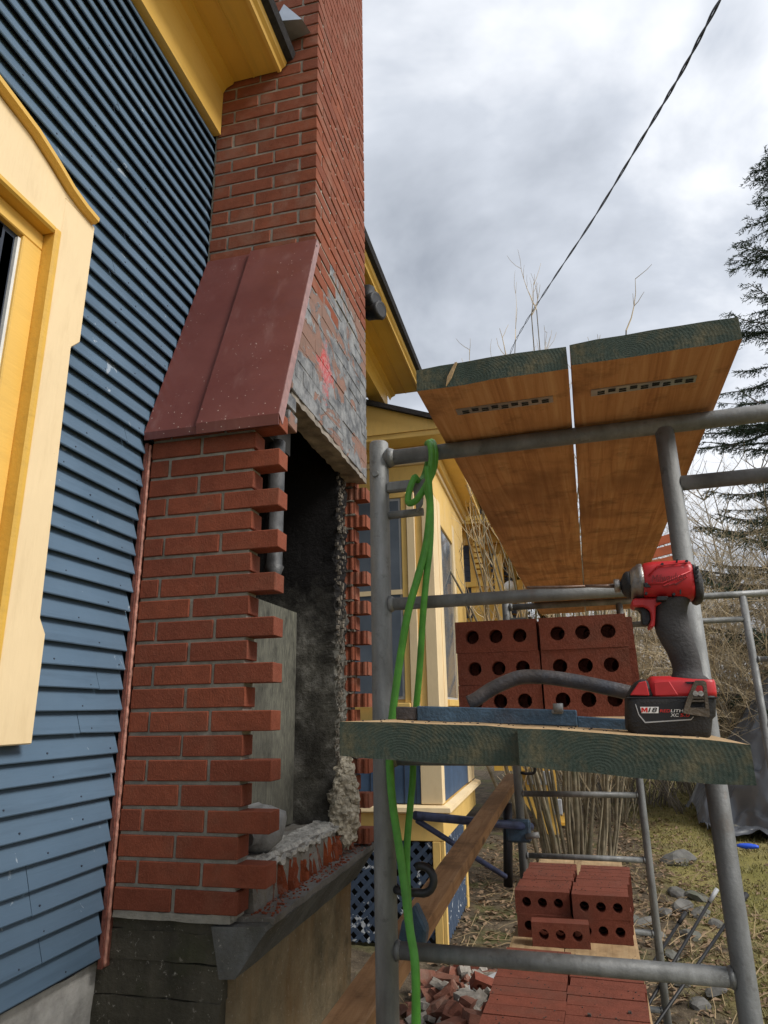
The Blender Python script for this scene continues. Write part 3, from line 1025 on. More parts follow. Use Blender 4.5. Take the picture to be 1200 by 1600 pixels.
for p in fl_.v:
    p.z += 0.010 * noise.noise(p * 14) + 0.006 * noise.noise(p * 40)
    if p.x > -0.9: p.x += 0.018 * noise.noise(Vector((p.y * 16, p.z * 12, 0)))
fl_.build('hearth_slab', 'slab_concrete', chim)
pl = grid_box((-0.97, 2.0, -0.425), (-0.858, 2.80, -0.414), (18, 120, 2))
for p in pl.v:
    p.z += 0.006 * noise.noise(p * 22) + 0.006 * noise.noise(p * 60) + 0.003 * noise.noise(p * 150)
    if p.x > -0.88: p.x += 0.016 * noise.noise(Vector((p.y * 30, 1, 0))); p.z -= 0.012 + 0.012 * noise.noise(Vector((p.y * 24, 4, 0)))
    if p.x < -0.96: p.x += 0.03 * noise.noise(Vector((p.y * 12, 9, 0)))
pl.build('plaster_skim', 'plaster', chim)
# broken orange cores of the old bricks under the slab (rounded ribs between the core holes)
random.seed(8)
y = 1.985
while y < 2.86:
    w = U(0.022, 0.048)
    if rnd() < 0.2:
        y += w; continue
    dx_ = U(-0.022, 0.006)
    prof = []
    for i in range(9):
        a = math.pi * i / 8
        prof.append((y + w * i / 8, -0.862 + 0.012 * (1 - math.sin(a)) * 1.0 - 0.03 * math.sin(a) + U(-0.006, 0.006) + dx_))
    lo, hi = -0.532 + U(-0.004, 0.006), -0.437 + U(-0.045, 0.004)
    ring = [(-0.95, prof[0][0])] + [(x_, y_) for y_, x_ in prof] + [(-0.95, prof[-1][0])]
    disp(MB().loft([[Vector((x_ - 0.02 * t_ * (x_ > -0.94) * U(0.2, 1), y_, lo + (hi - lo) * t_)) for x_, y_ in ring] for t_ in (0, 0.3, 0.6, 0.85, 1)], 0, False), 0.007, 60, y).build('broken_brick', 'brick_broken', chim)
    y += w + U(0.001, 0.005)
lump = MB()
n1, n2 = 60, 40
rings = []
for i in range(n1 + 1):
    t = i / n1
    zz = -0.50 + 0.34 * t
    rr = 0.075 * math.sin(math.pi * min(0.96, 0.25 + 0.72 * t)) ** 0.7 + 0.01
    rings.append([Vector((-0.868 + rr * 0.62 * math.cos(2 * math.pi * j / n2), 2.80 + rr * 1.0 * math.sin(2 * math.pi * j / n2), zz)) for j in range(n2)])
lump.loft(rings, 0, False)
disp(lump, 0.02, 26, 3); disp(lump, 0.012, 70, 3); disp(lump, 0.007, 170, 3)
lump.build('mortar_lump', 'rough_mortar_lump', chim)
# flue pipe behind the toothed wall
MB().tube([(-0.885, 2.06, 0.40), (-0.885, 2.06, 0.47), (-0.885, 2.06, 0.475), (-0.885, 2.06, 0.92)], [0.012, 0.036, 0.030, 0.030], 14).build('flue_pipe', 'pipe_grey', chim)

# rear wall: backs of bricks with scored faces, toothed
gro = []
m = MB()
n = 26
ring = []
for i in range(n + 1):
    x = -BL / 2 + BL * i / n
    ring.append((x, -BD / 2 + (0.005 if i % 4 in (1, 2) else 0.0)))
ring = ring + [(BL / 2, BD / 2), (-BL / 2, BD / 2)]
m.prism([Vector((x, y, -BH / 2)) for x, y in ring], [Vector((x, y, BH / 2)) for x, y in ring])
tmp = m.build('scored', 'brick_old', None, origin=(0, 0, 0))
SCORED = [tmp.data]
bpy.data.objects.remove(tmp)
random.seed(13)
for kk in range(24):
    zc = Z0 + kk * CO + BH / 2
    x = -0.852 if kk % 2 == 1 else -0.796
    for q in range(1):
        brick(SCORED, x - BL / 2, 2.965, zc, BL)
rm = grid_box((-1.05, 2.945, Z0 - 0.01), (-0.875, 3.0, 1.06), (4, 3, 60))
for p in rm.v:
    p.z += 0
disp(rm, 0.004, 40, 2).build('mortar', 'mortar_old', chim)
bl = MB()
for kk in range(23):
    zz = Z0 + kk * CO + BH + 0.004
    for q in range(7):
        x = -0.868 - 0.022 * q + U(-0.012, 0.008)
        s_ = U(0.001, 0.006)
        b_ = grid_box(Vector((x - 0.013, 2.930 - s_, zz - 0.003)), Vector((x + 0.013, 2.95, zz + 0.005)), (3, 1, 1))
        disp(b_, 0.006, 70, kk + q)
        bl.add(b_.v, b_.f)
tag(bl.build('squeezed_mortar', 'sooty_edge', chim), kind='stuff')
MB().box((-1.05, 2.887, 1.06), (-0.80 - BD, 2.96, 1.8)).build('cavity_wall', 'soot_and_void', chim)

# foundation of the chimney: board-marked concrete, slanted haunch, ledge
fo = MB()
zc = -0.545
random.seed(4)
lifts = [-0.545, -0.575, -0.648, -0.735, -0.82, -0.92, -1.03, -1.2, -1.4, GZ - 0.1]
fnd = thing('foundation', (-1.1, 2.45, GZ), None, None)
fnd.parent = chim; fnd.location = Vector((-1.1, 2.45, GZ)) - chim.location
for a, b in zip(lifts[:-1], lifts[1:]):
    o_ = U(-0.004, 0.006)
    b_ = grid_box((-1.36, 1.905 + o_, b + 0.0012), (-0.928 + o_, 3.0, a), (16, 24, 3))
    disp(b_, 0.006, 14, a * 9)
    b_.build('concrete_lift', 'mossy_concrete', fnd)
b_ = grid_box((-1.1, 1.94, GZ - 0.1), (-0.903, 3.02, -0.66), (3, 26, 20))
disp(b_, 0.006, 9, 5).build('side_wall', 'stained_concrete', fnd)
prof = [(-0.96, -0.552), (-0.806, -0.546), (-0.800, -0.556), (-0.884, -0.672), (-0.93, -0.675)]
rings = []
for i in range(31):
    y = 1.89 + 1.15 * i / 30
    rings.append([Vector((x + 0.002 * noise.noise(Vector((y * 12, x * 30, 1))), y, zz + 0.002 * noise.noise(Vector((y * 9, zz * 30, 7))))) for x, zz in prof])
MB().loft(rings, 0, False).build('haunch', 'haunch_grey', fnd)
led = grid_box((-1.27, 1.93, -0.552), (-0.798, 3.045, -0.535), (10, 40, 1))
for p in led.v:
    p.z += 0.004 * noise.noise(p * 16) + 0.004 * noise.noise(p * 45)
    if p.x > -0.81: p.x += 0.006 * noise.noise(Vector((p.y * 18, 0, 0)))
led.build('ledge', 'slab_concrete', fnd)
cr = MB()
random.seed(31)
for i in range(420):
    x = -0.87 + 0.065 * rnd() ** 1.6; y = U(1.95, 3.0); s_ = U(0.0008, 0.0036)
    b_ = MB().box((x - s_, y - s_, -0.536), (x + s_, y + s_, -0.536 + s_ * 1.6))
    disp(b_, s_ * 0.8, 90, i); cr.add(b_.v, b_.f)
tag(cr.build('crumbs', 'brick_broken', fnd), kind='stuff')

# grey sack in the hearth
rings = []
for i in range(13):
    t = i / 12
    y = 2.06 + 0.20 * t
    rr = max(0.02, math.sin(math.pi * (0.06 + 0.88 * t)) ** 0.45)
    rings.append([Vector((-0.955 + 0.075 * rr * math.copysign(abs(math.cos(a)) ** 0.7, math.cos(a)), y, -0.352 + 0.068 * rr * math.copysign(abs(math.sin(a)) ** 0.7, math.sin(a)))) for a in [2 * math.pi * j / 18 for j in range(18)]])
m = MB().loft(rings, 0, True)
disp(m, 0.018, 16, 2); disp(m, 0.012, 40, 2)
tag(m.build('sack', 'bag_grey'), 'rumpled grey sack lying on the hearth slab inside the broken chimney', 'sack')

# ------------------------------------------------------------------ bay beyond the chimney (part of the house)
bay = thing('bay', (-1.2, 6.2, GZ), None, None)
bay.parent = house; bay.location = Vector((-1.2, 6.2, GZ)) - house.location
BY, BX = 5.40, -0.89
MB().box((-2.4, BY + 0.03, -0.93), (BX - 0.03, 7.45, 2.30)).build('wall', 'paint_bay', bay)
MB().box((-2.35, BY + 0.10, GZ), (BX - 0.1, 7.4, -0.93)).build('crawl_space', 'soot_and_void', bay)  # near-black box: paints the shade under the bay, behind the lattice


def bbox(name, mat, a, b, bev=0.004):
    return MB().box(a, b).build(name, mat, bay, bevel=bev)


# front face: corner boards, casing with grooves, window
bbox('corner_board', 'paint_cream', (-0.985, BY, -0.07), (BX, BY + 0.029, 1.80))
bbox('casing', 'paint_bay', (-1.045, BY + 0.012, -0.07), (-0.9855, BY + 0.029, 1.80))
bbox('casing', 'paint_cream', (-1.115, BY - 0.006, -0.02), (-1.0455, BY + 0.029, 1.80))
bbox('casing', 'paint_bay', (-1.165, BY + 0.006, 0.06), (-1.1155, BY + 0.029, 1.765))
fw = bbox('window', 'grey_plastic', (-1.80, BY + 0.016, 0.085), (-1.1655, BY + 0.029, 1.765))
MB().box((-1.78, BY + 0.010, 0.11), (-1.185, BY + 0.0155, 1.74)).build('pane', 'window_glass', fw)
MB().box((-1.80, BY + 0.002, 0.925), (-1.166, BY + 0.0098, 0.965)).build('meeting_rail', 'paint_cream', fw)
bbox('window_sill', 'paint_bay', (-1.85, BY - 0.03, 0.025), (-1.118, BY + 0.0055, 0.0595))
bbox('header', 'paint_bay', (-1.85, BY + 0.002, 1.7655), (-1.116, BY + 0.029, 1.85))
# frieze and cornice steps
bbox('frieze', 'paint_bay', (-2.4, BY + 0.004, 1.8505), (BX - 0.003, BY + 0.029, 2.05))
bbox('cornice', 'paint_cream', (-2.4, BY - 0.02, 2.0505), (BX + 0.02, BY + 0.029, 2.10))
bbox('cornice', 'paint_bay', (-2.4, BY - 0.05, 2.1005), (BX + 0.05, BY + 0.029, 2.20))
# side face
bbox('corner_board', 'paint_cream', (BX - 0.029, BY + 0.0295, -0.07), (BX - 0.0005, 5.66, 1.80))
bbox('casing', 'paint_cream', (BX - 0.029, 5.6605, -0.02), (BX + 0.008, 5.78, 1.80))
sw = bbox('window', 'grey_plastic', (BX - 0.029, 5.7805, 0.085), (BX - 0.014, 6.55, 1.60))
MB().box((BX - 0.0135, 5.80, 0.11), (BX - 0.009, 6.53, 1.58)).build('pane', 'window_glass', sw)
bbox('casing', 'paint_cream', (BX - 0.029, 6.5505, -0.02), (BX + 0.008, 6.68, 1.80))
bbox('corner_board', 'paint_bay', (BX - 0.029, 6.6805, -0.07), (BX, 7.45, 1.80))
bbox('header', 'paint_bay', (BX - 0.029, 5.7805, 1.6005), (BX + 0.004, 6.55, 1.80))
bbox('window_sill', 'paint_bay', (BX - 0.0285, 5.7805, 0.03), (BX + 0.03, 6.55, 0.0845))
bbox('frieze', 'paint_bay', (BX - 0.029, BY + 0.0295, 1.8005), (BX - 0.001, 7.45, 2.05))
bbox('cornice', 'paint_cream', (BX - 0.029, BY + 0.0295, 2.0505), (BX + 0.02, 7.47, 2.10))
bbox('cornice', 'paint_bay', (BX - 0.029, BY + 0.0295, 2.1005), (BX + 0.05, 7.5, 2.20))
# soffit and small shed roof
bbox('soffit', 'paint_bay', (-2.4, BY - 0.26, 2.2005), (BX + 0.19, 7.68, 2.25))
pr = [(-2.4, 2.2505), (BX + 0.19, 2.2505), (BX + 0.205, 2.29), (BX + 0.19, 2.315), (-1.45, 2.56), (-2.4, 2.56)]
MB().prism([Vector((x, BY - 0.27, z_)) for x, z_ in pr], [Vector((x, 7.69, z_)) for x, z_ in pr]).build('fascia', 'paint_bay', bay)
pr = [(BX + 0.23, 2.275), (BX + 0.23, 2.318), (-1.45, 2.605), (-2.5, 2.605), (-2.5, 2.562), (-1.45, 2.562)]
MB().prism([Vector((x, BY - 0.31, z_)) for x, z_ in pr], [Vector((x, 7.73, z_)) for x, z_ in pr]).build('roof', 'roof_shingle', bay)
# blue panels, water table, skirt
bbox('panel', 'slate_blue', (-2.4, BY + 0.014, -0.68), (-1.06, BY + 0.029, -0.0705))
for i in range(9):
    bbox('panel_batten', 'slate_dark', (-1.10 - 0.09 * i, BY + 0.010, -0.68), (-1.094 - 0.09 * i, BY + 0.0135, -0.0705), 0)
bbox('corner_board', 'paint_cream', (-1.0595, BY + 0.002, -0.68), (BX - 0.002, BY + 0.029, -0.0705))
bbox('corner_board', 'paint_cream', (BX - 0.029, BY + 0.0295, -0.68), (BX - 0.0025, 5.52, -0.0705))
bbox('panel', 'slate_blue', (BX - 0.029, 5.5205, -0.68), (BX - 0.012, 7.0, -0.0705))
bbox('corner_board', 'paint_cream', (BX - 0.029, 7.0005, -0.68), (BX - 0.003, 7.45, -0.0705))
wt_ = [(0, -0.685), (0.055, -0.70), (0.06, -0.73), (0.03, -0.745), (0, -0.75)]
MB().prism([Vector((-2.4, BY + 0.029 - d * 1.0 - 0.02, z_)) for d, z_ in wt_], [Vector((BX + d, BY + 0.029 - d - 0.02, z_)) for d, z_ in wt_]).build('water_table', 'paint_cream', bay)
MB().prism([Vector((BX + d - 0.02 + 0.02, BY + 0.0095 - d, z_)) for d, z_ in wt_], [Vector((BX + d, 7.46, z_)) for d, z_ in wt_]).build('water_table', 'paint_cream', bay)
bbox('skirt_board', 'paint_bay', (-2.4, BY + 0.005, -0.935), (BX - 0.004, BY + 0.029, -0.7505))
bbox('skirt_board', 'paint_bay', (BX - 0.029, BY + 0.0295, -0.935), (BX - 0.004, 7.45, -0.7505))
bbox('post', 'paint_bay', (-0.985, BY + 0.004, GZ - 0.05), (-0.925, BY + 0.04, -0.9355))
bbox('post', 'paint_bay', (-0.9245, BY + 0.007, GZ - 0.05), (BX - 0.004, BY + 0.05, -0.9355))
bbox('post', 'paint_bay', (BX - 0.05, 6.55, GZ - 0.05), (BX - 0.004, 6.64, -0.9355))


def lattice(x0, x1, z0, z1, place, name='lattice'):
    """diagonal slats clipped to a rectangle; place(u, w, d) -> point"""
    lat = MB()
    ob = bpy.data.objects.new(name, None)
    ob.empty_display_size = 0.05
    col.objects.link(ob); ob.parent = bay; ob.location = place((x0 + x1) / 2, z0, 0) - bay.location - house.location
    pitch, w = 0.098, 0.021
    for sgn, d0 in ((1, 0.0), (-1, 0.009)):
        c = -3.0
        while c < 4.0:
            # line w = z0 + sgn*(u - x0) + c
            lo, hi = x0, x1
            f0 = lambda u: z0 + sgn * (u - x0) + c
            if sgn > 0:
                lo = max(lo, x0 + (-c)); hi = min(hi, x0 + (z1 - z0) - c)
            else:
                lo = max(lo, x0 + c - (z1 - z0)); hi = min(hi, x0 + c)
            if hi - lo > 0.03:
                a = Vector((lo, f0(lo))); b = Vector((hi, f0(hi)))
                nrm = Vector((-(b - a).y, (b - a).x)).normalized() * w
                q2 = [a - nrm, b - nrm, b + nrm, a + nrm]
                q2 = [Vector((min(max(p.x, x0), x1), min(max(p.y, z0), z1))) for p in q2]
                mm = MB().prism([place(p.x, p.y, d0) for p in q2], [place(p.x, p.y, d0 + 0.0085) for p in q2])
                mm.build('slat', 'lattice_blue', ob)
            c += pitch
    return ob


lattice(-1.75, -0.986, GZ + 0.02, -0.936, lambda u, w, d: Vector((u, BY + 0.012 + d, w)))
lattice(BY + 0.06, 6.549, GZ + 0.02, -0.936, lambda u, w, d: Vector((BX - 0.014 - d, u, w)))

# floodlight under the eave
fl_t = thing('floodlight', at(572, 478, 3.7), 'black twin floodlight mounted under the yellow eave beside the chimney', 'lamp')
b0 = at(578, 470, 3.7)
for (dx, dz, ry) in ((0.0, -0.01, 0.0), (0.03, -0.085, 0.2)):
    c = b0 + Vector((dx, 0, dz))
    MB().tube([c + Vector((-0.06, 0.02, 0.01)), c + Vector((-0.05, 0.02, 0.01)), c + Vector((0.0, 0, 0)), c + Vector((0.045, -0.02, -0.012)), c + Vector((0.05, -0.022, -0.012))], [0.03, 0.05, 0.054, 0.062, 0.045], 14).build('lamp_head', 'black_rubber', fl_t)
MB().tube([b0 + Vector((-0.03, 0.05, 0.12)), b0 + Vector((-0.03, 0.03, 0.0)), b0 + Vector((-0.02, 0.03, -0.08))], 0.018, 8).build('bracket', 'black_rubber', fl_t)
MB().tube([b0 + Vector((-0.03, 0.05, 0.0)), b0 + Vector((-0.03, 0.05, 0.13))], 0.05, 12).build('base', 'black_rubber', fl_t)

# ------------------------------------------------------------------ far wing of the house
wing = thing('house_wing', (-1.0, 11.2, GZ), 'far yellow wing with bracketed eave and dark blue clapboards seen past the bay', 'house')
WY = 10.0


def wbox(name, mat, a, b, bev=0.0):
    return MB().box(a, b).build(name, mat, wing, bevel=bev)


wbox('wall', 'paint_gold', (-3.0, WY + 0.02, -0.6), (-0.42, 13.0, 2.45))
for i in range(11):
    wbox('clapboard', 'slate_dark', (-1.6, WY - 0.012 + 0.002 * (i % 2), 1.30 + 0.1 * i), (-1.10, WY + 0.019, 1.395 + 0.1 * i))
wbox('corner_board', 'paint_yellow', (-1.099, WY - 0.025, -0.6), (-0.93, WY + 0.019, 2.40), 0.006)
wbox('belt_course', 'paint_yellow', (-1.6, WY - 0.05, 1.75), (-0.72, WY - 0.026, 1.83), 0.006)
wbox('frieze', 'paint_yellow', (-3.0, WY - 0.04, 2.4005), (-0.40, WY + 0.019, 2.62), 0.006)
wbox('soffit', 'paint_gold', (-3.0, WY - 0.45, 2.6205), (-0.36, 13.0, 2.66))
wbox('fascia', 'paint_gold', (-3.0, WY - 0.47, 2.6605), (-0.34, WY - 0.43, 2.74))
pr = [(-3.0, 2.745), (-0.30, 2.745), (-0.28, 2.78), (-3.0, 3.3)]
MB().prism([Vector((x, WY - 0.5, z_)) for x, z_ in pr], [Vector((x, 13.2, z_)) for x, z_ in pr]).build('roof', 'roof_shingle', wing)
for i in range(7):                          # stepped bracket under the eave
    wbox('bracket_block', 'paint_yellow', (-1.02, WY - 0.10 - 0.022 * i, 1.93 + 0.08 * i), (-0.90, WY - 0.0255, 1.995 + 0.08 * i), 0.006)
# porch gable falling away to the right: raking fascia, louvred gable, posts
rk = [(-0.72, 2.55), (-0.64, 2.58), (-0.02, 1.30), (-0.10, 1.27)]
MB().prism([Vector((x, 9.6, z_)) for x, z_ in rk], [Vector((x, 9.9, z_)) for x, z_ in rk]).build('rake_board', 'paint_yellow', wing)
rk = [(-0.638, 2.585), (-0.60, 2.60), (0.05, 1.28), (0.0, 1.26)]
MB().prism([Vector((x, 9.5, z_)) for x, z_ in rk], [Vector((x, 12.8, z_)) for x, z_ in rk]).build('porch_roof', 'roof_shingle', wing)
for i in range(12):
    t = i / 12
    a, b = Vector((-0.80 + 0.05 * t, 9.93, 2.2 - 1.0 * t)), Vector((-0.62 + 0.42 * t, 9.93, 2.12 - 1.0 * t))
    MB().prism([a, b, b + Vector((0, 0, 0.05)), a + Vector((0, 0, 0.05))], [p + Vector((0, 0.03, 0.01)) for p in (a, b, b + Vector((0, 0, 0.05)), a + Vector((0, 0, 0.05)))]).build('louvre', 'slate_dark', wing)
wbox('porch_post', 'paint_yellow', (-0.74, 9.84, -0.75), (-0.60, 9.96, 2.2), 0.01)
wbox('porch_post', 'paint_yellow', (-0.42, 9.84, -0.75), (-0.30, 9.96, 1.8), 0.01)
wbox('porch_deck', 'paint_gold', (-0.9, 9.8, -0.80), (-0.25, 12.0, -0.72))
pts = [Vector((-0.52, 9.85, 1.62 + 0.0)), Vector((-0.52, 9.85, 1.64)), Vector((-0.52, 9.85, 1.70)), Vector((-0.52, 9.85, 1.76)), Vector((-0.52, 9.85, 1.79))]
MB().tube(pts, [0.03, 0.075, 0.10, 0.075, 0.03], 14).build('globe_lamp', 'white_plastic', wing)
sg = [(-0.62, -0.80), (-0.10, -0.80), (-0.10, -1.72), (-0.22, -1.72), (-0.70, -1.05)]
MB().prism([Vector((x, 10.3, z_)) for x, z_ in sg], [Vector((x, 10.36, z_)) for x, z_ in sg]).build('stair_stringer', 'paint_yellow', wing)
for i in range(4):
    wbox('stair_tread', 'paint_gold', (-0.55 + 0.13 * i, 10.37, -0.95 - 0.2 * i), (-0.38 + 0.13 * i, 11.3, -0.91 - 0.2 * i))
wbox('meter_box', 'grey_plastic', (-0.50, 10.24, -1.02), (-0.16, 10.295, -0.84), 0.01)
wbox('vent_hood', 'grey_plastic', (-0.16, 10.24, -1.40), (-0.05, 10.295, -1.20), 0.01)

# ------------------------------------------------------------------ scaffold
ROW = 0.27


def frame(Y, label, near):
    rt = thing('scaffold_frame', S(-0.352, Y, GZ), label, 'scaffold', 'galvanised scaffold frames')
    XL, XI, XR, XO = -0.352, 0.168, 0.69, 1.20
    TOPZ = 0.4725
    bot = GZ
    r = 0.0188
    ri = 0.0158

    def tb(name, pts, rad, mat='galvanised', n=16):
        return MB().tube([S(*p) for p in pts], rad, n).build(name, mat, rt)
    tb('post', [(XL, Y, bot), (XL, Y, TOPZ + 0.031), (XL, Y, TOPZ + 0.034)], [r, r, r * 0.9])
    tb('post', [(XI, Y, bot), (XI, Y, TOPZ - 0.010)], ri)
    tb('post', [(XR, Y, bot), (XR, Y, TOPZ - 0.010)], ri)
    tb('post', [(XO, Y, bot), (XO, Y, TOPZ + 0.03)], r)
    tb('top_rail', [(XL + 0.01, Y, TOPZ), (0.2, Y, TOPZ - 0.002), (XO - 0.01, Y, TOPZ)], 0.0150)
    for side, (a, b) in enumerate(((XL, XI), (XR, XO))):
        for i in range(1, 7):
            z_ = 0.462 - ROW * i
            if i == 1: z_ = 0.187
            if i == 3: z_ = -0.366
            tb('rung', [(a + 0.012, Y, z_), (b - 0.012, Y, z_)], 0.0115 if i != 3 else 0.0128)
            for xx, d in ((a + 0.017, 1), (b - 0.0145, -1)):      # weld collars
                MB().tube([S(xx, Y, z_), S(xx + 0.008 * d, Y, z_)], [0.0162, 0.0122], 12).build('weld', 'galvanised', rt)
    tb('middle_rail', [(XI + 0.012, Y, 0.362), (XR - 0.012, Y, 0.362)], 0.0128)
    for xx, z_ in ((XL + 0.02, TOPZ),):
        MB().tube([S(xx, Y, z_), S(xx + 0.012, Y, z_)], [0.0205, 0.0155], 14).build('weld', 'galvanised', rt)
    # brace lock and stub beside the left post
    MB().box((XL + 0.016, Y - 0.012, 0.400), (XL + 0.088, Y + 0.004, 0.420), 0, S).build('lock_bar', 'galvanised', rt, bevel=0.003)
    lk = MB().prism([S(XL + 0.070, Y - 0.018, 0.405), S(XL + 0.094, Y - 0.018, 0.418), S(XL + 0.088, Y - 0.018, 0.365), S(XL + 0.076, Y - 0.018, 0.352)],
                    [S(XL + 0.070, Y - 0.0125, 0.405), S(XL + 0.094, Y - 0.0125, 0.418), S(XL + 0.088, Y - 0.0125, 0.365), S(XL + 0.076, Y - 0.0125, 0.352)])
    lk.build('lock_pawl', 'galvanised', rt, bevel=0.002)
    tb('stub', [(XL + 0.015, Y, 0.356), (XL + 0.085, Y, 0.357)], 0.0075, n=10)
    MB().tube([S(XL - 0.002, Y - 0.0182, 0.436), S(XL - 0.002, Y - 0.0222, 0.436)], [0.007, 0.006], 10).build('rivet', 'galvanised', rt)
    # hook pin low on the left post
    hk = []
    for i in range(13):
        a = -0.6 + i / 12 * 4.2
        hk.append((XL + 0.062 + 0.020 * math.sin(a), Y - 0.004, -0.262 + -0.020 * math.cos(a)))
    tb('hook_pin', [(XL + 0.015, Y - 0.004, -0.278), (XL + 0.035, Y - 0.004, -0.282)] + hk[1:], 0.0065, 'tube_steel_dark', 10)
    for xx in (XL, XI, XR, XO):
        MB().box((xx - 0.06, Y - 0.06, bot - 0.02), (xx + 0.06, Y + 0.06, bot + 0.008), 0, S).build('base_plate', 'galvanised', rt)
    return rt


frame(1.18, 'near galvanised scaffold frame with the green hose hung on it', True)
frame(3.30, 'far galvanised scaffold frame behind the bricks at the distant plank ends', False)


def plank(x0, x1, y0, y1, zt, th, label,  cat='plank', group=None, tilt=0.0, mats=('plank_wood', 'green_end_grain', 'plank_top'), plate=None, name='plank', ends=True, dzl=0.0, split=None):
    """one plank along scaffold y; material 0 underside and edges, 1 painted end, 2 top"""
    m_ = MB()
    nseg, ny = 6, 16
    xs = [x0 + (x1 - x0) * i / nseg for i in range(nseg + 1)]
    top = lambda x: zt + tilt * (x - (x0 + x1) / 2)
    r = random.Random(int(abs(x0 * 1000 + y0 * 77)))
    ej = [r.uniform(-0.002, 0.002) for _ in xs]

    def ring(y, jit):
        out = []
        for i, x in enumerate(xs):
            out.append(S(x, y + (ej[i] if jit else 0), top(x) - 0.0015 * (i in (0, nseg)) + r.uniform(-0.0008, 0.0008)))
        for i, x in reversed(list(enumerate(xs))):
            out.append(S(x, y + (ej[i] if jit else 0), top(x) - th + 0.0015 * (i in (0, nseg)) + r.uniform(-0.0008, 0.0008)))
        return out
    rings = [ring(y0 + (y1 - y0) * j / ny + dzl * 0, j == 0) for j in range(ny + 1)]
    n_ = len(rings[0])
    vv = [p for q_ in rings for p in q_]
    for j in range(ny):
        for i in range(n_):
            k_ = (i + 1) % n_
            mi = 2 if i < nseg else 0
            m_.add([vv[j * n_ + i], vv[j * n_ + k_], vv[(j + 1) * n_ + k_], vv[(j + 1) * n_ + i]], [(0, 1, 2, 3)], mi)
    for q_, mi in ((rings[0], 1 if ends else 0), (rings[-1], 1 if ends else 0)):
        m_.add(q_, [(i, i + 1, n_ - 2 - i, n_ - 1 - i) for i in range(nseg)], mi)
    root = thing(name, S((x0 + x1) / 2, y0, zt - th), label, cat, group)
    root.rotation_euler = (0, 0, -SYAW)
    # build in local axes so the grain follows the plank
    R_ = Matrix.Rotation(SYAW, 4, 'Z')
    for i, p in enumerate(m_.v):
        m_.v[i] = R_ @ (p - root.location)
    bd = m_.build('board', list(mats), None, origin=(0, 0, 0), bevel=0)
    bd.parent = root
    if split is not None:
        c = (x0 + x1) / 2
        q2 = [(split - c + 0.010, th), (split - c + 0.0135, th), (split - c + 0.003, 0.014), (split - c - 0.006, 0.001), (split - c - 0.003, 0.016)]
        sp_ = MB().prism([Vector((x, -0.0032, z_)) for x, z_ in q2], [Vector((x, 0.001, z_)) for x, z_ in q2]).build('split', 'plank_top', None, origin=(0, 0, 0))
        sp_.parent = root
    if plate:
        px0, px1, py = plate
        zc_ = -0.0012
        tm = MB()
        c = (x0 + x1) / 2
        tm.box((px0 - c, py - y0 - 0.011, zc_ - 0.001), (px1 - c, py - y0 + 0.011, zc_ + 0.001))
        pb = tm.build('nail_plate', 'aluminium', None, origin=(0, 0, 0)); pb.parent = root
        i = 0
        xx = px0 - c + 0.01
        while xx < px1 - c - 0.01:
            for dy in ((-0.006, 0.0) if i % 2 else (-0.002, 0.005)):
                sl = MB().box((xx, py - y0 + dy - 0.0012, zc_ - 0.0022), (xx + 0.011, py - y0 + dy + 0.0012, zc_ - 0.0012)).build('slot', 'black_paint', None, origin=(0, 0, 0))
                sl.parent = pb
            xx += 0.0165; i += 1
    return root


plank(-0.219, 0.0155, 0.950, 3.75, 0.527, 0.039, 'left plank of the top platform, split near its green-painted end', 'plank', 'planks of the top platform', plate=(-0.172, -0.012, 1.045), split=-0.165)
plank(0.0205, 0.252, 0.945, 3.72, 0.5275, 0.0385, 'right plank of the top platform, orange underside with a long nail plate', 'plank', 'planks of the top platform', plate=(0.048, 0.205, 1.045))
plank(-0.318, -0.0885, 0.868, 3.70, -0.0165, 0.045, 'left plank of the middle platform, green painted end beside the hose', 'plank', 'planks of the middle platform', tilt=-0.045)
plank(-0.0865, 0.160, 0.845, 3.66, -0.030, 0.045, 'right plank of the middle platform, impact driver standing on its end', 'plank', 'planks of the middle platform', tilt=-0.075)
plank(-0.345, -0.166, 1.25, 4.1, -0.772, 0.04, 'left plank of the low platform, mostly hidden under loose bricks', 'plank', 'planks of the low platform', mats=('plank_top', 'plank_top', 'plank_top'))
plank(-0.163, 0.072, 1.25, 4.1, -0.772, 0.04, 'right plank of the low platform, pale edge showing beside the bricks', 'plank', 'planks of the low platform', mats=('plank_top', 'plank_top', 'plank_top'))

# split in the left top plank: a wedge-shaped saw notch, shown as a dark inset
# 2x4 running back along the scaffold
a0, a1 = Vector((-0.425, 1.0, -0.485)), Vector((-0.415, 3.72, -0.318))
dirv = (S(*a1) - S(*a0)).normalized()
sx = dirv.cross(Vector((0, 0, 1))).normalized(); sz = sx.cross(dirv)
rings = []
for i in range(13):
    p = S(*a0).lerp(S(*a1), i / 12)
    rings.append([p + sx * u + sz * w for u, w in ((-0.038, 0), (0.032, 0), (0.0325, -0.036), (-0.0385, -0.036))])
root = thing('lumber', S(*a0), 'brown two-by-four lying along the scaffold beside the left posts', 'lumber')
root.rotation_euler = (0, 0, -SYAW)
m = MB().loft(rings, 0, False)
R_ = Matrix.Rotation(SYAW, 4, 'Z')
m.v = [R_ @ (p - root.location) for p in m.v]
bd = m.build('board', 'stud_wood', None, origin=(0, 0, 0), bevel=0.002); bd.parent = root
cl = MB().prism([S(-0.36, 1.30, -0.36), S(-0.335, 1.30, -0.33), S(-0.315, 1.30, -0.37), S(-0.325, 1.30, -0.42), S(-0.37, 1.30, -0.40)], [S(-0.36, 1.33, -0.36), S(-0.335, 1.33, -0.33), S(-0.315, 1.33, -0.37), S(-0.325, 1.33, -0.42), S(-0.37, 1.33, -0.40)])
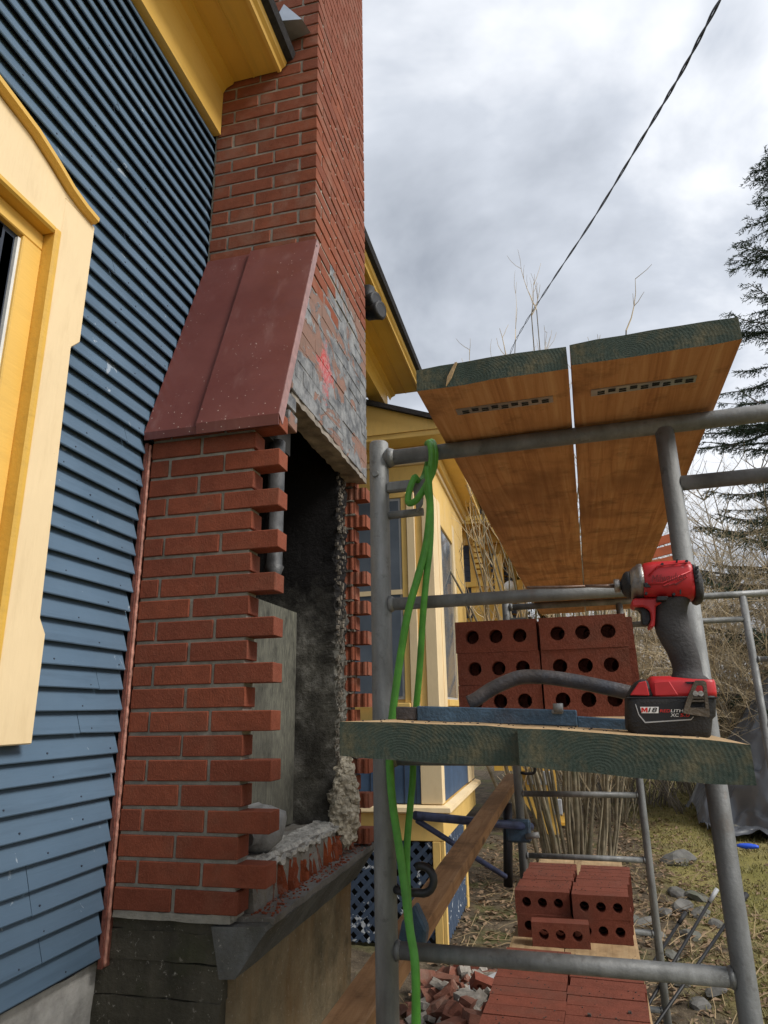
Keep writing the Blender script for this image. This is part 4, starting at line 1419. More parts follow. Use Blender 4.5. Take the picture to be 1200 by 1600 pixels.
tag(cl.build('clamp', 'blue_steel', bevel=0.004), 'small dark blue clamp on the two-by-four behind the near left post', 'clamp')

# blue brace tubes with swivel clamp near the far left post
br = thing('brace', S(-0.40, 3.2, -0.55), 'dark blue brace tubes with a swivel clamp on the far left post', 'brace')
pA, pB, pC = sat(648, 1274, 2.75), sat(830, 1292, 3.24), sat(815, 1390, 3.22)
MB().tube([S(*pA), S(*pB)], 0.0165, 12).build('tube', 'blue_tube', br)
pD = sat(652, 1282, 2.78); pE = sat(790, 1370, 3.15)
MB().tube([S(*pD), S(*pE)], 0.011, 10).build('tube', 'blue_tube', br)
pF, pG = sat(793, 1255, 3.22), sat(794, 1385, 3.22)
MB().tube([S(*pF), S(*pG)], 0.02, 12).build('tube', 'tube_steel_dark', br)
c = sat(812, 1296, 3.24)
MB().box((c.x - 0.055, c.y - 0.05, c.z - 0.045), (c.x + 0.05, c.y - 0.005, c.z + 0.045), 0, S).build('clamp', 'blue_steel', br, bevel=0.008)
MB().tube([S(c.x + 0.03, c.y - 0.05, c.z - 0.02), S(c.x + 0.085, c.y - 0.055, c.z - 0.01)], 0.012, 8).build('bolt', 'galvanised', br)

# ------------------------------------------------------------------ cored bricks, loose
def cored_mesh(name, mat, seed):
    r = random.Random(seed)
    hx, hy, hz = BL / 2, BH / 2, BD / 2          # lying on edge: bed faces look along y
    R0 = 0.0165
    m_ = MB(); nseg = 12
    cells = [(-hx, -hx / 3), (-hx / 3, hx / 3), (hx / 3, hx)]
    for (xa, xb) in cells:
        cx = (xa + xb) / 2 + (0.008 if cx_fix(xa, hx) < 0 else (-0.008 if cx_fix(xa, hx) > 0 else 0))
        circ, rect = [], []
        for k_ in range(nseg):
            a = 2 * math.pi * (k_ + 0.5) / nseg
            ca, sa = math.cos(a), math.sin(a)
            circ.append((cx + R0 * ca, R0 * sa))
            tx = ((xb - cx) / ca if ca > 0 else (xa - cx) / ca) if abs(ca) > 1e-6 else 1e9
            tz = (hz / abs(sa)) if abs(sa) > 1e-6 else 1e9
            t = min(tx, tz)
            rect.append([cx + t * ca, t * sa])
        # snap corners
        for (qx, qz) in ((xa, -hz), (xb, -hz), (xa, hz), (xb, hz)):
            k_ = min(range(nseg), key=lambda i: (rect[i][0] - qx) ** 2 + (rect[i][1] - qz) ** 2)
            rect[k_] = [qx, qz]
        for y, rev in ((-hy, False), (hy, True)):
            vv = [Vector((p[0], y, p[1])) for p in rect] + [Vector((p[0], y, p[1])) for p in circ]
            m_.add(vv, [(i, (i + 1) % nseg, nseg + (i + 1) % nseg, nseg + i) for i in range(nseg)])
        vv = [Vector((p[0], -hy, p[1])) for p in circ] + [Vector((p[0], hy, p[1])) for p in circ]
        m_.add(vv, [(i, (i + 1) % nseg, nseg + (i + 1) % nseg, nseg + i) for i in range(nseg)], 0, True)
        # outer walls: follow the rect points so the shell closes
        order = list(range(nseg))
        vv = [Vector((p[0], -hy, p[1])) for p in rect] + [Vector((p[0], hy, p[1])) for p in rect]
        ff = []
        for i in range(nseg):
            j = (i + 1) % nseg
            a, b = rect[i], rect[j]
            inner = (abs(a[0] - xa) < 1e-6 and abs(b[0] - xa) < 1e-6 and xa > -hx + 1e-6) or (abs(a[0] - xb) < 1e-6 and abs(b[0] - xb) < 1e-6 and xb < hx - 1e-6)
            if not inner: ff.append((i, j, nseg + j, nseg + i))
        m_.add(vv, ff)
    for p in m_.v:
        pass
    ob = m_.build(name, mat, None, origin=(0, 0, 0))
    me = ob.data
    bpy.data.objects.remove(ob)
    return me


def cx_fix(xa, hx):
    return -1 if xa < -hx * 0.9 else (1 if xa > hx * 0.2 else 0)


CORED = [cored_mesh('cored_brick', 'brick_loose', i) for i in range(2)]
random.seed(17)


def loose(x, y, z_, label, group, rz=0.0, rx=0.0, ry=0.0):
    o = inst(random.choice(CORED), 'brick', None, S(x, y, z_), (rx, ry, -SYAW + rz))
    return tag(o, label, 'brick', group)


# stack on the middle platform: two columns, three rows, three deep
ORD = ['first', 'second', 'third', 'fourth', 'fifth', 'sixth', 'seventh', 'eighth', 'ninth', 'tenth', 'eleventh', 'twelfth', 'thirteenth']
rows_n = ['bottom', 'middle', 'top']
cols_n = ['left', 'right']
deep_n = ['front', 'second', 'third', 'rear']
for d in range(4):
    for r_ in range(3):
        for c in range(2):
            x = (-0.199 if c == 0 else -0.003) + U(-0.0015, 0.0015) + (0 if d == 0 else (0.018 if d % 2 else -0.016))
            zp = -0.0165 - 0.045 * (x + 0.203) if c == 0 else -0.030 - 0.075 * (x - 0.037)
            zp = -0.0195
            loose(x, 1.63 + 0.059 * d + U(-0.002, 0.002), zp + 0.0365 + 0.0735 * r_, f'cored brick, {deep_n[d]} layer, {rows_n[r_]} row, {cols_n[c]} column, stack beside the impact driver', 'bricks stacked on the middle platform', U(-0.012, 0.012), 0, U(-0.004, 0.004))
# stack at the back of the low platform
zp = -0.772
for d in range(8):
    for r_ in range(2):
        for c in range(2):
            x = (-0.232 if c == 0 else -0.038) + U(-0.003, 0.003) + (0.004 * d if c else 0.002 * d)
            y = 2.74 + 0.060 * d + U(-0.003, 0.003) + (0.0 if c else 0.012)
            loose(x, y, zp + 0.0368 + 0.0735 * r_, f'{ORD[d]} brick from the front, {"upper" if r_ else "lower"} row, {cols_n[c]} column, far low stack', 'bricks in the far stack on the low platform', U(-0.02, 0.02))
loose(-0.175, 2.665, zp + 0.0368, 'single cored red brick standing in front of the far stack on the low platform', 'bricks in the far stack on the low platform', 0.05)
# near bricks on the low platform, seen from above
for d in range(13):
    for c in range(2):
        x = (-0.228 if c == 0 else -0.032) + U(-0.004, 0.004)
        y = 1.60 + 0.0605 * d + U(-0.003, 0.003) - (0.02 if c else 0)
        loose(x, y, zp + 0.0368, f'{ORD[d]} dusty brick from the front, {cols_n[c]} column, near row on low platform', 'bricks in the near row on the low platform', U(-0.03, 0.03))
# dust and crumbs on the near bricks
cr = MB()
random.seed(5)
for i in range(200):
    x = U(-0.32, 0.06); y = U(1.58, 2.36); s_ = U(0.0005, 0.0016) * (2.6 if rnd() < 0.03 else 1)
    b_ = MB().box((x - s_, y - s_, -0.6985), (x + s_, y + s_ * 1.3, -0.6985 + s_ * 1.2), 0, S)
    disp(b_, s_ * 0.8, 120, i); cr.add(b_.v, b_.f)
for i in range(200):
    x = U(-0.30, 0.05); y = U(2.76, 3.2); s_ = U(0.0006, 0.0018)
    b_ = MB().box((x - s_, y - s_, -0.6252), (x + s_, y + s_, -0.6252 + s_), 0, S)
    disp(b_, s_ * 0.8, 120, i); cr.add(b_.v, b_.f)
for i in range(90):
    x = U(-0.31, 0.12); y = 0.885 + abs(random.gauss(0, 0.2)); s_ = U(0.0005, 0.0016)
    zt = (-0.0165 - 0.045 * (x + 0.203)) if x < -0.0885 else (-0.030 - 0.075 * (x - 0.037))
    b_ = MB().box((x - s_, y - s_, zt - 0.0005), (x + s_, y + s_, zt + s_), 0, S)
    disp(b_, s_ * 0.8, 120, i); cr.add(b_.v, b_.f)
tag(cr.build('brick_crumbs', 'bark_dark'), 'dark crumbs of mortar and dust scattered over bricks and planks', 'crumbs', kind='stuff')

# ------------------------------------------------------------------ brick tongs on the middle platform
tg = thing('brick_tongs', S(-0.05, 1.02, -0.02), 'blue steel brick tongs with a curved grey handle lying on the middle planks', 'tongs')
YT = 1.03
p0, p1, p2, p3 = sat(655, 1115, YT), sat(902, 1122, YT), sat(902, 1128, YT), sat(980, 1133, YT)


def bar(a, b, h, w, name, mat, root):
    q0 = [S(a.x, a.y - w / 2, a.z - h / 2), S(a.x, a.y + w / 2, a.z - h / 2), S(a.x, a.y + w / 2, a.z + h / 2), S(a.x, a.y - w / 2, a.z + h / 2)]
    q1 = [S(b.x, b.y - w / 2, b.z - h / 2), S(b.x, b.y + w / 2, b.z - h / 2), S(b.x, b.y + w / 2, b.z + h / 2), S(b.x, b.y - w / 2, b.z + h / 2)]
    return MB().prism(q0, q1).build(name, mat, root, bevel=0.0015)


bar(p0, p1, 0.022, 0.03, 'outer_bar', 'blue_steel', tg)
bar(p2, p3, 0.016, 0.022, 'inner_bar', 'blue_steel', tg)
a = sat(640, 1115, YT); bar(sat(622, 1114, YT), sat(654, 1115, YT), 0.019, 0.026, 'jaw', 'rusty_handle', tg)
hp = [sat(x, y, YT + 0.02) for x, y in ((733, 1098), (745, 1092), (766, 1078), (790, 1066), (815, 1058), (850, 1058), (895, 1064), (940, 1073), (985, 1083), (1010, 1090))]
MB().tube(catmull([S(*p) for p in hp], 5), 0.0105, 12).build('handle', 'rusty_handle', tg)
c = sat(872, 1106, YT - 0.018)
MB().tube([S(c.x, c.y, c.z - 0.006), S(c.x, c.y, c.z + 0.006)], 0.007, 8).build('bolt', 'galvanised', tg)
bar(sat(862, 1112, YT - 0.017), sat(880, 1112, YT - 0.017), 0.006, 0.006, 'nut', 'galvanised', tg)

# ------------------------------------------------------------------ green hose hung on the near frame
YH = 1.145
hose = thing('hose', S(-0.26, YH, 0.46), 'bright green hose looped over the near scaffold rail and hanging down', 'hose')


def hp3(pts):
    return [S(*sat(x, y, yy)) for x, y, yy in pts]


MB().tube(catmull(hp3([(648, 745, 1.150), (640, 765, 1.146), (638, 785, 1.142), (650, 782, 1.136), (665, 760, 1.134), (677, 735, 1.138), (680, 712, 1.148), (678, 697, 1.165), (676, 691, 1.185), (672, 692, 1.205), (670, 705, 1.212), (668, 725, 1.212), (662, 745, 1.20), (655, 752, 1.17), (648, 745, 1.150)]), 6), 0.0062, 10).build('loop', 'hose_green', hose)
MB().tube(catmull(hp3([(668, 694, 1.20), (670, 692, 1.18), (673, 697, 1.155), (675, 715, 1.142), (672, 740, 1.130), (668, 765, 1.128), (672, 790, 1.13), (666, 850, 1.13), (652, 905, 1.128), (638, 955, 1.128), (625, 1030, 1.14), (614, 1110, 1.15), (609, 1160, 1.155), (609, 1200, 1.155), (614, 1260, 1.15), (623, 1320, 1.145), (632, 1385, 1.14), (640, 1450, 1.135), (648, 1500, 1.12), (650, 1560, 1.12), (648, 1640, 1.13), (640, 1760, 1.15)]), 5), 0.0066, 10).build('strand', 'hose_green', hose)
MB().tube(catmull(hp3([(668, 730, 1.128), (671, 765, 1.124), (673, 800, 1.13), (672, 850, 1.135), (666, 905, 1.138), (661, 960, 1.145), (656, 1040, 1.17), (650, 1110, 1.195), (646, 1160, 1.21), (645, 1215, 1.205), (641, 1260, 1.19), (636, 1320, 1.17), (636, 1380, 1.15), (640, 1440, 1.147), (647, 1500, 1.135), (651, 1560, 1.135), (652, 1640, 1.14)]), 5), 0.006, 10).build('strand', 'hose_green', hose)

# ------------------------------------------------------------------ impact driver
YD = 0.955
dr = thing('impact_driver', S(*sat(1044, 1148, YD)), 'red and black cordless impact driver standing on its battery on the plank end', 'impact driver')


def zp_(zx, zy, dy=0.0, Y=None):
    p = sat(940 + zx / 5.163, 860 + zy / 5.163, Y or YD)
    return Vector((p.x, p.y + dy, p.z))


def se(a, e_):
    c, s_ = math.cos(a), math.sin(a)
    return math.copysign(abs(c) ** e_, c), math.copysign(abs(s_) ** e_, s_)


def loft_x(secs, name, mat, ex=0.6, n_=20, parent=None):
    rings = []
    for zx, zt, zb_, hw in secs:
        a = zp_(zx, zt); b = zp_(zx, zb_)
        cz, hz_ = (a.z + b.z) / 2, (a.z - b.z) / 2
        x = (a.x + b.x) / 2
        rings.append([S(x, YD + hw * se(2 * math.pi * k_ / n_, ex)[0], cz + hz_ * se(2 * math.pi * k_ / n_, ex)[1]) for k_ in range(n_)])
    return MB().loft(rings, 0, True).build(name, mat, parent or dr)


def loft_z(secs, name, mat, ex=0.5, n_=24, parent=None):
    rings = []
    for zy, x0, x1, hw in secs:
        a = zp_(x0, zy); b = zp_(x1, zy)
        cx, hx_ = (a.x + b.x) / 2, (b.x - a.x) / 2
        rings.append([S(cx + hx_ * se(2 * math.pi * k_ / n_, ex)[0], YD + hw * se(2 * math.pi * k_ / n_, ex)[1], (a.z + b.z) / 2) for k_ in range(n_)])
    return MB().loft(rings, 0, True).build(name, mat, parent or dr)


def slab(pts, d0, d1, name, mat, bev=0.001, parent=None):
    return MB().prism([S(*zp_(x, y, d0)) for x, y in pts], [S(*zp_(x, y, d1)) for x, y in pts]).build(name, mat, parent or dr, bevel=bev)


body = loft_x([(312, 205, 330, 0.018), (322, 150, 395, 0.029), (350, 116, 402, 0.031), (420, 104, 404, 0.033), (560, 98, 408, 0.034), (680, 92, 410, 0.034), (712, 100, 408, 0.033), (722, 112, 400, 0.030)], 'motor_housing', 'red_plastic', 0.62)
loft_x([(718, 122, 400, 0.030), (728, 118, 428, 0.0325), (755, 128, 438, 0.033), (780, 150, 430, 0.031), (796, 190, 395, 0.025), (801, 240, 350, 0.015)], 'end_cap', 'black_rubber', 0.62)
for i in range(4):
    slab([(728, 170 + 34 * i), (752, 165 + 34 * i), (752, 185 + 34 * i), (728, 190 + 34 * i)], -0.0345, -0.030, 'vent_slot', 'black_paint', 0)
loft_x([(224, 190, 388, 0.024), (238, 165, 394, 0.027), (262, 142, 398, 0.029), (285, 128, 402, 0.030), (292, 118, 406, 0.0315), (312, 112, 406, 0.032), (330, 112, 400, 0.0315)], 'gear_case', 'nose_metal', 0.95)
loft_x([(158, 240, 335, 0.010), (168, 222, 352, 0.015), (182, 192, 372, 0.020), (205, 172, 386, 0.0235), (230, 172, 390, 0.0245)], 'nose_boot', 'black_rubber', 1.0)
loft_x([(101, 240, 332, 0.0085), (104, 232, 340, 0.0095), (146, 232, 340, 0.0095), (150, 240, 332, 0.0085)], 'collet', 'nose_metal', 1.0)
loft_x([(148, 250, 322, 0.0075), (165, 250, 322, 0.0075)], 'collet_neck', 'black_paint', 1.0)
bt = loft_x([(-130, 275, 300, 0.0022), (20, 273, 303, 0.0025), (102, 272, 304, 0.0026)], 'bit_holder', 'bit_steel', 1.0, 8)
loft_x([(-605, 292, 306, 0.0011), (-600, 288, 310, 0.0018), (-300, 283, 309, 0.0020), (-128, 278, 302, 0.0020)], 'bit', 'bit_steel', 1.0, 8)
# grip
loft_z([(395, 440, 712, 0.024), (420, 432, 712, 0.024), (470, 424, 694, 0.022), (520, 420, 688, 0.0205), (600, 424, 700, 0.0205), (660, 440, 716, 0.021), (740, 480, 746, 0.021), (820, 528, 775, 0.0215), (900, 560, 795, 0.022), (960, 576, 805, 0.0225), (985, 574, 808, 0.0235), (1010, 560, 815, 0.026), (1035, 545, 850, 0.030), (1055, 545, 870, 0.031)], 'grip', 'glove_rubber', 0.75)
# red collar with trigger guard
slab([(232, 425), (255, 404), (425, 402), (520, 400), (512, 440), (440, 455), (428, 470), (424, 560), (418, 628), (395, 637), (372, 630), (392, 570), (388, 520), (372, 488), (330, 468), (245, 470)], -0.0195, 0.0195, 'trigger_collar', 'red_plastic', 0.002)
slab([(262, 470), (330, 468), (368, 488), (386, 520), (390, 570), (370, 612), (330, 612), (318, 560), (316, 510), (298, 482)], -0.0105, 0.0105, 'trigger', 'black_rubber', 0.002)
slab([(428, 402), (515, 400), (505, 435), (425, 437)], -0.0345, 0.0345, 'direction_switch', 'black_paint', 0.001)
slab([(332, 300), (350, 292), (384, 330), (332, 330)], -0.0335, -0.030, 'screw_recess', 'black_paint', 0.0005)
slab([(606, 350), (616, 350), (616, 385), (606, 385)], -0.0345, -0.031, 'slot', 'black_paint', 0)
slab([(578, 112), (590, 112), (590, 135), (578, 135)], -0.034, -0.028, 'slot', 'black_paint', 0)
for (sx_, sy_) in ((345, 378), (560, 385), (660, 128), (470, 150)):
    MB().tube([S(*zp_(sx_, sy_, -0.0345)), S(*zp_(sx_, sy_, -0.026))], 0.0018, 8).build('screw', 'black_paint', dr)
# raised panel lines on the housing
ribs = [[(360, 240), (430, 165), (640, 140), (690, 140)], [(360, 300), (470, 300), (690, 205)]]
for rb in ribs:
    MB().tube([S(*zp_(x, y, -0.0335)) for x, y in rb], 0.0011, 6).build('rib', 'red_plastic', dr)
for i in range(3):
    slab([(470 + 40 * i, 318 - 8 * i), (600 + 30 * i, 262 - 8 * i), (612 + 30 * i, 268 - 8 * i), (486 + 40 * i, 326 - 8 * i)], -0.0348, -0.031, 'rib', 'red_plastic', 0.0008)
# battery foot and pack
foot = loft_z([(1020, 385, 545, 0.022), (1030, 375, 555, 0.030), (1048, 362, 720, 0.034), (1056, 356, 885, 0.036), (1075, 350, 893, 0.037), (1150, 365, 905, 0.0375), (1190, 380, 905, 0.0375)], 'battery_foot', 'red_plastic', 0.28)
slab([(196, 1186), (262, 1065), (300, 1048), (350, 1048), (402, 1190)], -0.0372, 0.0372, 'latch_block', 'black_rubber', 0.003)
slab([(216, 1172), (285, 1072), (340, 1062), (368, 1176)], -0.039, -0.0368, 'release_button', 'red_plastic', 0.001)
slab([(400, 1070), (520, 1062), (590, 1172), (410, 1176)], -0.0385, -0.0368, 'foot_panel', 'red_plastic', 0.001)
slab([(645, 1068), (730, 1068), (730, 1084), (660, 1084)], -0.0382, -0.036, 'slot', 'black_paint', 0)
bat = loft_z([(1178, 193, 893, 0.0365), (1186, 190, 896, 0.0385), (1225, 190, 897, 0.0385), (1340, 191, 893, 0.0385), (1362, 191, 868, 0.0385), (1435, 196, 862, 0.038), (1462, 222, 860, 0.037), (1492, 246, 855, 0.036), (1502, 255, 848, 0.0345)], 'battery', 'black_rubber', 0.22)
slab([(190, 1186), (897, 1186), (897, 1196), (190, 1196)], -0.0392, 0.0392, 'seam', 'black_paint', 0.0005)
# label plate with grey outline, lettering
YL = YD - 0.0386


def lp(zx, zy, dy=0.0):
    p = sat(940 + zx / 5.163, 860 + zy / 5.163, YL)
    return S(p.x, p.y + dy, p.z)


def lslab(pts, d0, d1, name, mat):
    return MB().prism([lp(x, y, d0) for x, y in pts], [lp(x, y, d1) for x, y in pts]).build(name, mat, bat)


lslab([(275, 1240), (300, 1325), (352, 1388), (720, 1366), (742, 1342), (742, 1240)], -0.0006, 0.0006, 'label_plate', 'black_paint')
for q_ in ([(270, 1240), (276, 1240), (304, 1326), (297, 1328)], [(297, 1328), (304, 1324), (354, 1383), (350, 1393)], [(350, 1393), (352, 1383), (718, 1360), (722, 1369)], [(718, 1361), (738, 1340), (744, 1343), (722, 1369)]):
    lslab(q_, -0.0011, 0.0004, 'label_outline', 'grey_plastic')
lslab([(310, 1262), (460, 1262), (458, 1313), (322, 1313)], -0.0012, 0.0002, 'badge', 'letter_white')


def lettering(txt, zx, zy, hpx, mat, dy, parent, shear=0.0, width=None, plane=None, rot=0.0, bold=0.0, extr=0.0003, name='lettering', spacing=1.0):
    cu = bpy.data.curves.new('txt', 'FONT')
    cu.body = txt; cu.size = 1.0; cu.extrude = 0.0; cu.shear = shear; cu.offset = bold; cu.space_character = spacing
    ob = bpy.data.objects.new('txt', cu); col.objects.link(ob)
    dg = bpy.context.evaluated_depsgraph_get(); dg.update()
    me = bpy.data.meshes.new_from_object(ob.evaluated_get(dg))
    bpy.data.objects.remove(ob)
    xs_ = [v.co.x for v in me.vertices]; ys_ = [v.co.y for v in me.vertices]
    x0, x1, y0, y1 = min(xs_), max(xs_), min(ys_), max(ys_)
    f = plane or lp
    hgt = hpx / (y1 - y0)
    wid = (width / (x1 - x0)) if width else hgt
    for v in me.vertices:
        u, w = (v.co.x - x0) * wid, (v.co.y - y0) * hgt
        u, w = u * math.cos(rot) - w * math.sin(rot), u * math.sin(rot) + w * math.cos(rot)
        v.co = f(zx + u, zy - w, dy)
    o = Vector((0, 0, 0)); q_ = parent
    while q_ is not None:
        o = o + q_.location; q_ = q_.parent
    for v in me.vertices: v.co -= o
    me.materials.append(MATS[mat])
    me.update()
    ob = bpy.data.objects.new(name, me); col.objects.link(ob); ob.parent = parent
    return ob


MM = [(0, 0), (0, 1), (.30, 1), (.5, .5), (.70, 1), (1, 1), (1, 0), (.76, 0), (.76, .60), (.58, .12), (.42, .12), (.24, .60), (.24, 0)]
lslab([(320 + 50 * u_, 1306 - 38 * w_) for u_, w_ in MM], -0.0016, -0.0008, 'lettering', 'letter_red')
lettering('18', 374, 1306, 38, 'letter_black', -0.0016, bat, 0.2, 74, bold=0.022)
lettering('RED', 470, 1306, 24, 'letter_red', -0.0012, bat, 0.1, 84, bold=0.012)
lettering('LITHIUM', 557, 1306, 24, 'letter_white', -0.0012, bat, 0.1, 190, bold=0.012)
lettering('XC', 556, 1342, 27, 'letter_white', -0.0012, bat, 0.1, 66, bold=0.012)
lettering('5.0', 632, 1342, 27, 'letter_red', -0.0012, bat, 0.1, 78, bold=0.012)
YBD = YD - 0.0352


def bp(zx, zy, dy=0.0):
    p = sat(940 + zx / 5.163, 860 + zy / 5.163, YBD)
    return S(p.x, p.y + dy, p.z)


lettering('Milwaukee', 405, 262, 62, 'logo_dark_red', 0.0, dr, 0.3, 280, plane=bp, rot=0.10, name='logo')
bolt = [(480, 300), (590, 262), (585, 272), (680, 225), (600, 285), (606, 273)]
MB().add([bp(x, y, -0.0002) for x, y in bolt], [(0, 1, 2), (2, 3, 4), (2, 4, 5)]).build('logo', 'logo_dark_red', dr)
# belt clip
YK = YD - 0.047


def kp(zx, zy, dy=0.0):
    p = sat(940 + zx / 5.163, 860 + zy / 5.163, YK)
    return S(p.x, p.y + dy, p.z)


outer_k = [(742, 1068), (758, 1050), (822, 1050), (842, 1066), (872, 1335), (862, 1346), (664, 1316), (656, 1300), (690, 1190)]
inner_k = [(764, 1100), (772, 1090), (808, 1090), (818, 1102), (836, 1270), (826, 1280), (718, 1274), (712, 1262), (736, 1180)]
m = MB()
for d0 in (-0.003, 0.003):
    n_ = 9
    m.add([kp(x, y, d0) for x, y in outer_k] + [kp(x, y, d0) for x, y in inner_k], [(i, (i + 1) % n_, n_ + (i + 1) % n_, n_ + i) for i in range(n_)])
for ring in (outer_k, inner_k):
    m.add([kp(x, y, -0.003) for x, y in ring] + [kp(x, y, 0.003) for x, y in ring], [(i, (i + 1) % 9, 9 + (i + 1) % 9, 9 + i) for i in range(9)])
ck = m.build('belt_clip', 'bronze_clip', dr)
for (a, b, c_, d_) in ((714, 1180, 838, 1196), (718, 1205, 842, 1222), (712, 1268, 846, 1284)):
    MB().prism([kp(a, b, -0.002), kp(c_, b, -0.002), kp(c_, d_, -0.002), kp(a, d_, -0.002)], [kp(a, b, 0.009), kp(c_, b, 0.009), kp(c_, d_, 0.009), kp(a, d_, 0.009)]).build('clip_bar', 'bronze_clip', ck)
for (x, y) in ((755, 1155), (798, 1155)):
    MB().tube([kp(x, y, -0.004), kp(x, y, 0.008)], 0.0032, 10).build('screw', 'nose_metal', ck)


# ------------------------------------------------------------------ overhead cable
cb = thing('overhead_cable', at(1125, 0, 3.0), 'twisted black service cable crossing the cloudy sky', 'cable')
path = catmull([at(1200, -120, 2.3), at(1125, 0, 3.0), at(1062, 118, 3.7), at(1000, 222, 4.6), at(925, 345, 6.2), at(862, 440, 8.4), at(822, 503, 11.5), at(800, 545, 15), at(782, 600, 20), at(760, 690, 30)], 26)
for k_ in range(2):
    pts = []
    for i, p in enumerate(path):
        t = (path[min(i + 1, len(path) - 1)] - path[max(i - 1, 0)]).normalized()
        a = t.cross(Vector((0, 0, 1))).normalized(); b = t.cross(a)
        ph = i * 0.33 + k_ * math.pi
        R0 = 0.0062 + (0.010 * max(0, (p.y - 8) / 7) if p.y > 8 else 0)
        pts.append(p + (a * math.cos(ph) + b * math.sin(ph)) * R0)
    MB().tube(pts, 0.0062, 6).build('strand', 'black_paint', cb)

# ------------------------------------------------------------------ vegetation
def limb(mb, p, d, ln, r0, r1, nseg, bend, up, rng, n=3):
    pts = [p.copy()]; rs = [r0]
    d = d.normalized()
    for i in range(nseg):
        d = (d + Vector((rng.uniform(-bend, bend), rng.uniform(-bend, bend), rng.uniform(-bend, bend) + up))).normalized()
        p = p + d * (ln / nseg)
        pts.append(p.copy()); rs.append(r0 + (r1 - r0) * (i + 1) / nseg)
    mb.tube(pts, rs, n, 0, False)
    return pts, d


def rdir(rng, d, spread):
    a = rng.uniform(0, 2 * math.pi)
    u = d.cross(Vector((0.3, 0.2, 1))).normalized(); w = d.cross(u)
    return (d + (u * math.cos(a) + w * math.sin(a)) * spread).normalized()


def shrub(name, x, y, h, nst, spread, seed, label, group=None, r=0.012, mat=('bark', 'twig'), ntw=9, arch=0.0, nsub=2, bend=0.13, tw=0.9, base_r=0.35, cat='shrub', tup=0.10):
    rng = random.Random(seed)
    base = Vector((x, y, ground_h(x, y)))
    rt = thing(name, base, label, cat, group)
    A, B = MB(), MB()
    for s_ in range(nst):
        a = rng.uniform(0, 2 * math.pi)
        q_ = base + Vector((math.cos(a), math.sin(a), 0)) * rng.uniform(0.02, base_r) - Vector((0, 0, 0.05))
        d = Vector((math.cos(a) * spread * rng.uniform(0.2, 1), math.sin(a) * spread * rng.uniform(0.2, 1), 1))
        ln = h * rng.uniform(0.65, 1.05)
        rr = r * rng.uniform(0.55, 1.3)
        pts, dl = limb(A, q_, d, ln, rr, rr * 0.3, 8, bend, -arch, rng, 5)
        for t in range(ntw):
            i = rng.randint(2, 8)
            d2 = rdir(rng, (pts[min(i, 8)] - pts[i - 1]).normalized(), rng.uniform(0.5, 1.3))
            p2, _ = limb(B, pts[i], d2, tw * rng.uniform(0.35, 1.1), rr * 0.36, rr * 0.12, 4, 0.2, tup - arch, rng)
            for u in range(nsub):
                j = rng.randint(1, 4)
                d3 = rdir(rng, d2, 0.9)
                limb(B, p2[j], d3, tw * rng.uniform(0.15, 0.5), rr * 0.19, rr * 0.09, 3, 0.22, tup + 0.02 - arch, rng)
    A.build('stems', mat[0], rt); B.build('twigs', mat[1], rt)
    return rt


shrub('lilac_bush', 0.05, 7.5, 5.4, 46, 0.24, 3, 'tall many-stemmed bare bush rising behind the far scaffold frame', r=0.021, ntw=10, tw=0.62, nsub=3, bend=0.11, tup=0.35, base_r=0.42, cat='bush')
shrub('bare_bush', 0.75, 11.4, 3.6, 30, 0.6, 4, 'bare tan bush behind the red impact driver', r=0.011, ntw=12, arch=0.04, bend=0.2, tup=0.03, nsub=4, cat='bush')
shrub('bare_bush', -0.1, 11.2, 3.6, 26, 0.35, 41, 'bare tan bush behind the brick stack, near the yellow porch', r=0.011, ntw=12, arch=0.04, bend=0.2, tup=0.03, nsub=4, cat='bush')
RB = [(2.15, 12.9, 5.2, 5, 'dense tangled bare bush just right of the scaffold post'), (2.9, 13.4, 5.4, 6, 'tangled bare bush behind the black tarp heap'), (3.9, 13.2, 5.6, 7, 'tangled bare bush under the tall spruce'),
      (1.4, 13.6, 5.4, 8, 'tangled bare bush between the posts, behind the drill'), (0.7, 14.2, 5.0, 9, 'bare bush at the back of the lawn, behind the lilac stems'), (4.9, 14.4, 5.6, 10, 'tangled bare bush at the right edge below the spruce'), (2.5, 15.2, 5.8, 12, 'bare bush deepest in the thicket behind the tarp'), (3.5, 15.6, 5.8, 14, 'bare bush deep in the thicket, in front of the spruce trunk')]
for (x, y, h, sd, lb) in RB:
    shrub('bare_bush', x, y, h, 40, 0.75, sd, lb, 'bare bushes of the thicket', r=0.012, ntw=16, arch=0.05, nsub=5, tw=1.5, bend=0.2, tup=0.02, mat=('twig_grey', 'twig'), base_r=0.6, cat='bush')
# far wood, one mass
rng = random.Random(77)
far = MB()
for i in range(90):
    x = rng.uniform(-22, 34); y = rng.uniform(24, 46)
    if x < -3 and y < 30: continue
    b = Vector((x, y, ground_h(x, y) - 0.2)); h = rng.uniform(5, 11)
    pts, d = limb(far, b, Vector((rng.uniform(-.1, .1), rng.uniform(-.1, .1), 1)), h, 0.10, 0.015, 7, 0.07, 0.02, rng, 4)
    for t in range(26):
        k_ = rng.randint(1, 7)
        p2, d2 = limb(far, pts[k_], rdir(rng, Vector((0, 0, 1)), rng.uniform(0.6, 1.6)), rng.uniform(0.8, 2.6), 0.03, 0.008, 3, 0.2, 0.1, rng)
        for u in range(3):
            limb(far, p2[rng.randint(1, 3)], rdir(rng, Vector((0, 0, 1)), 1.2), rng.uniform(0.4, 1.3), 0.013, 0.006, 2, 0.2, 0.05, rng)
tag(far.build('far_wood', 'twig_grey', origin=(5, 30, GZ)), 'distant leafless wood along the horizon', 'wood', kind='stuff')


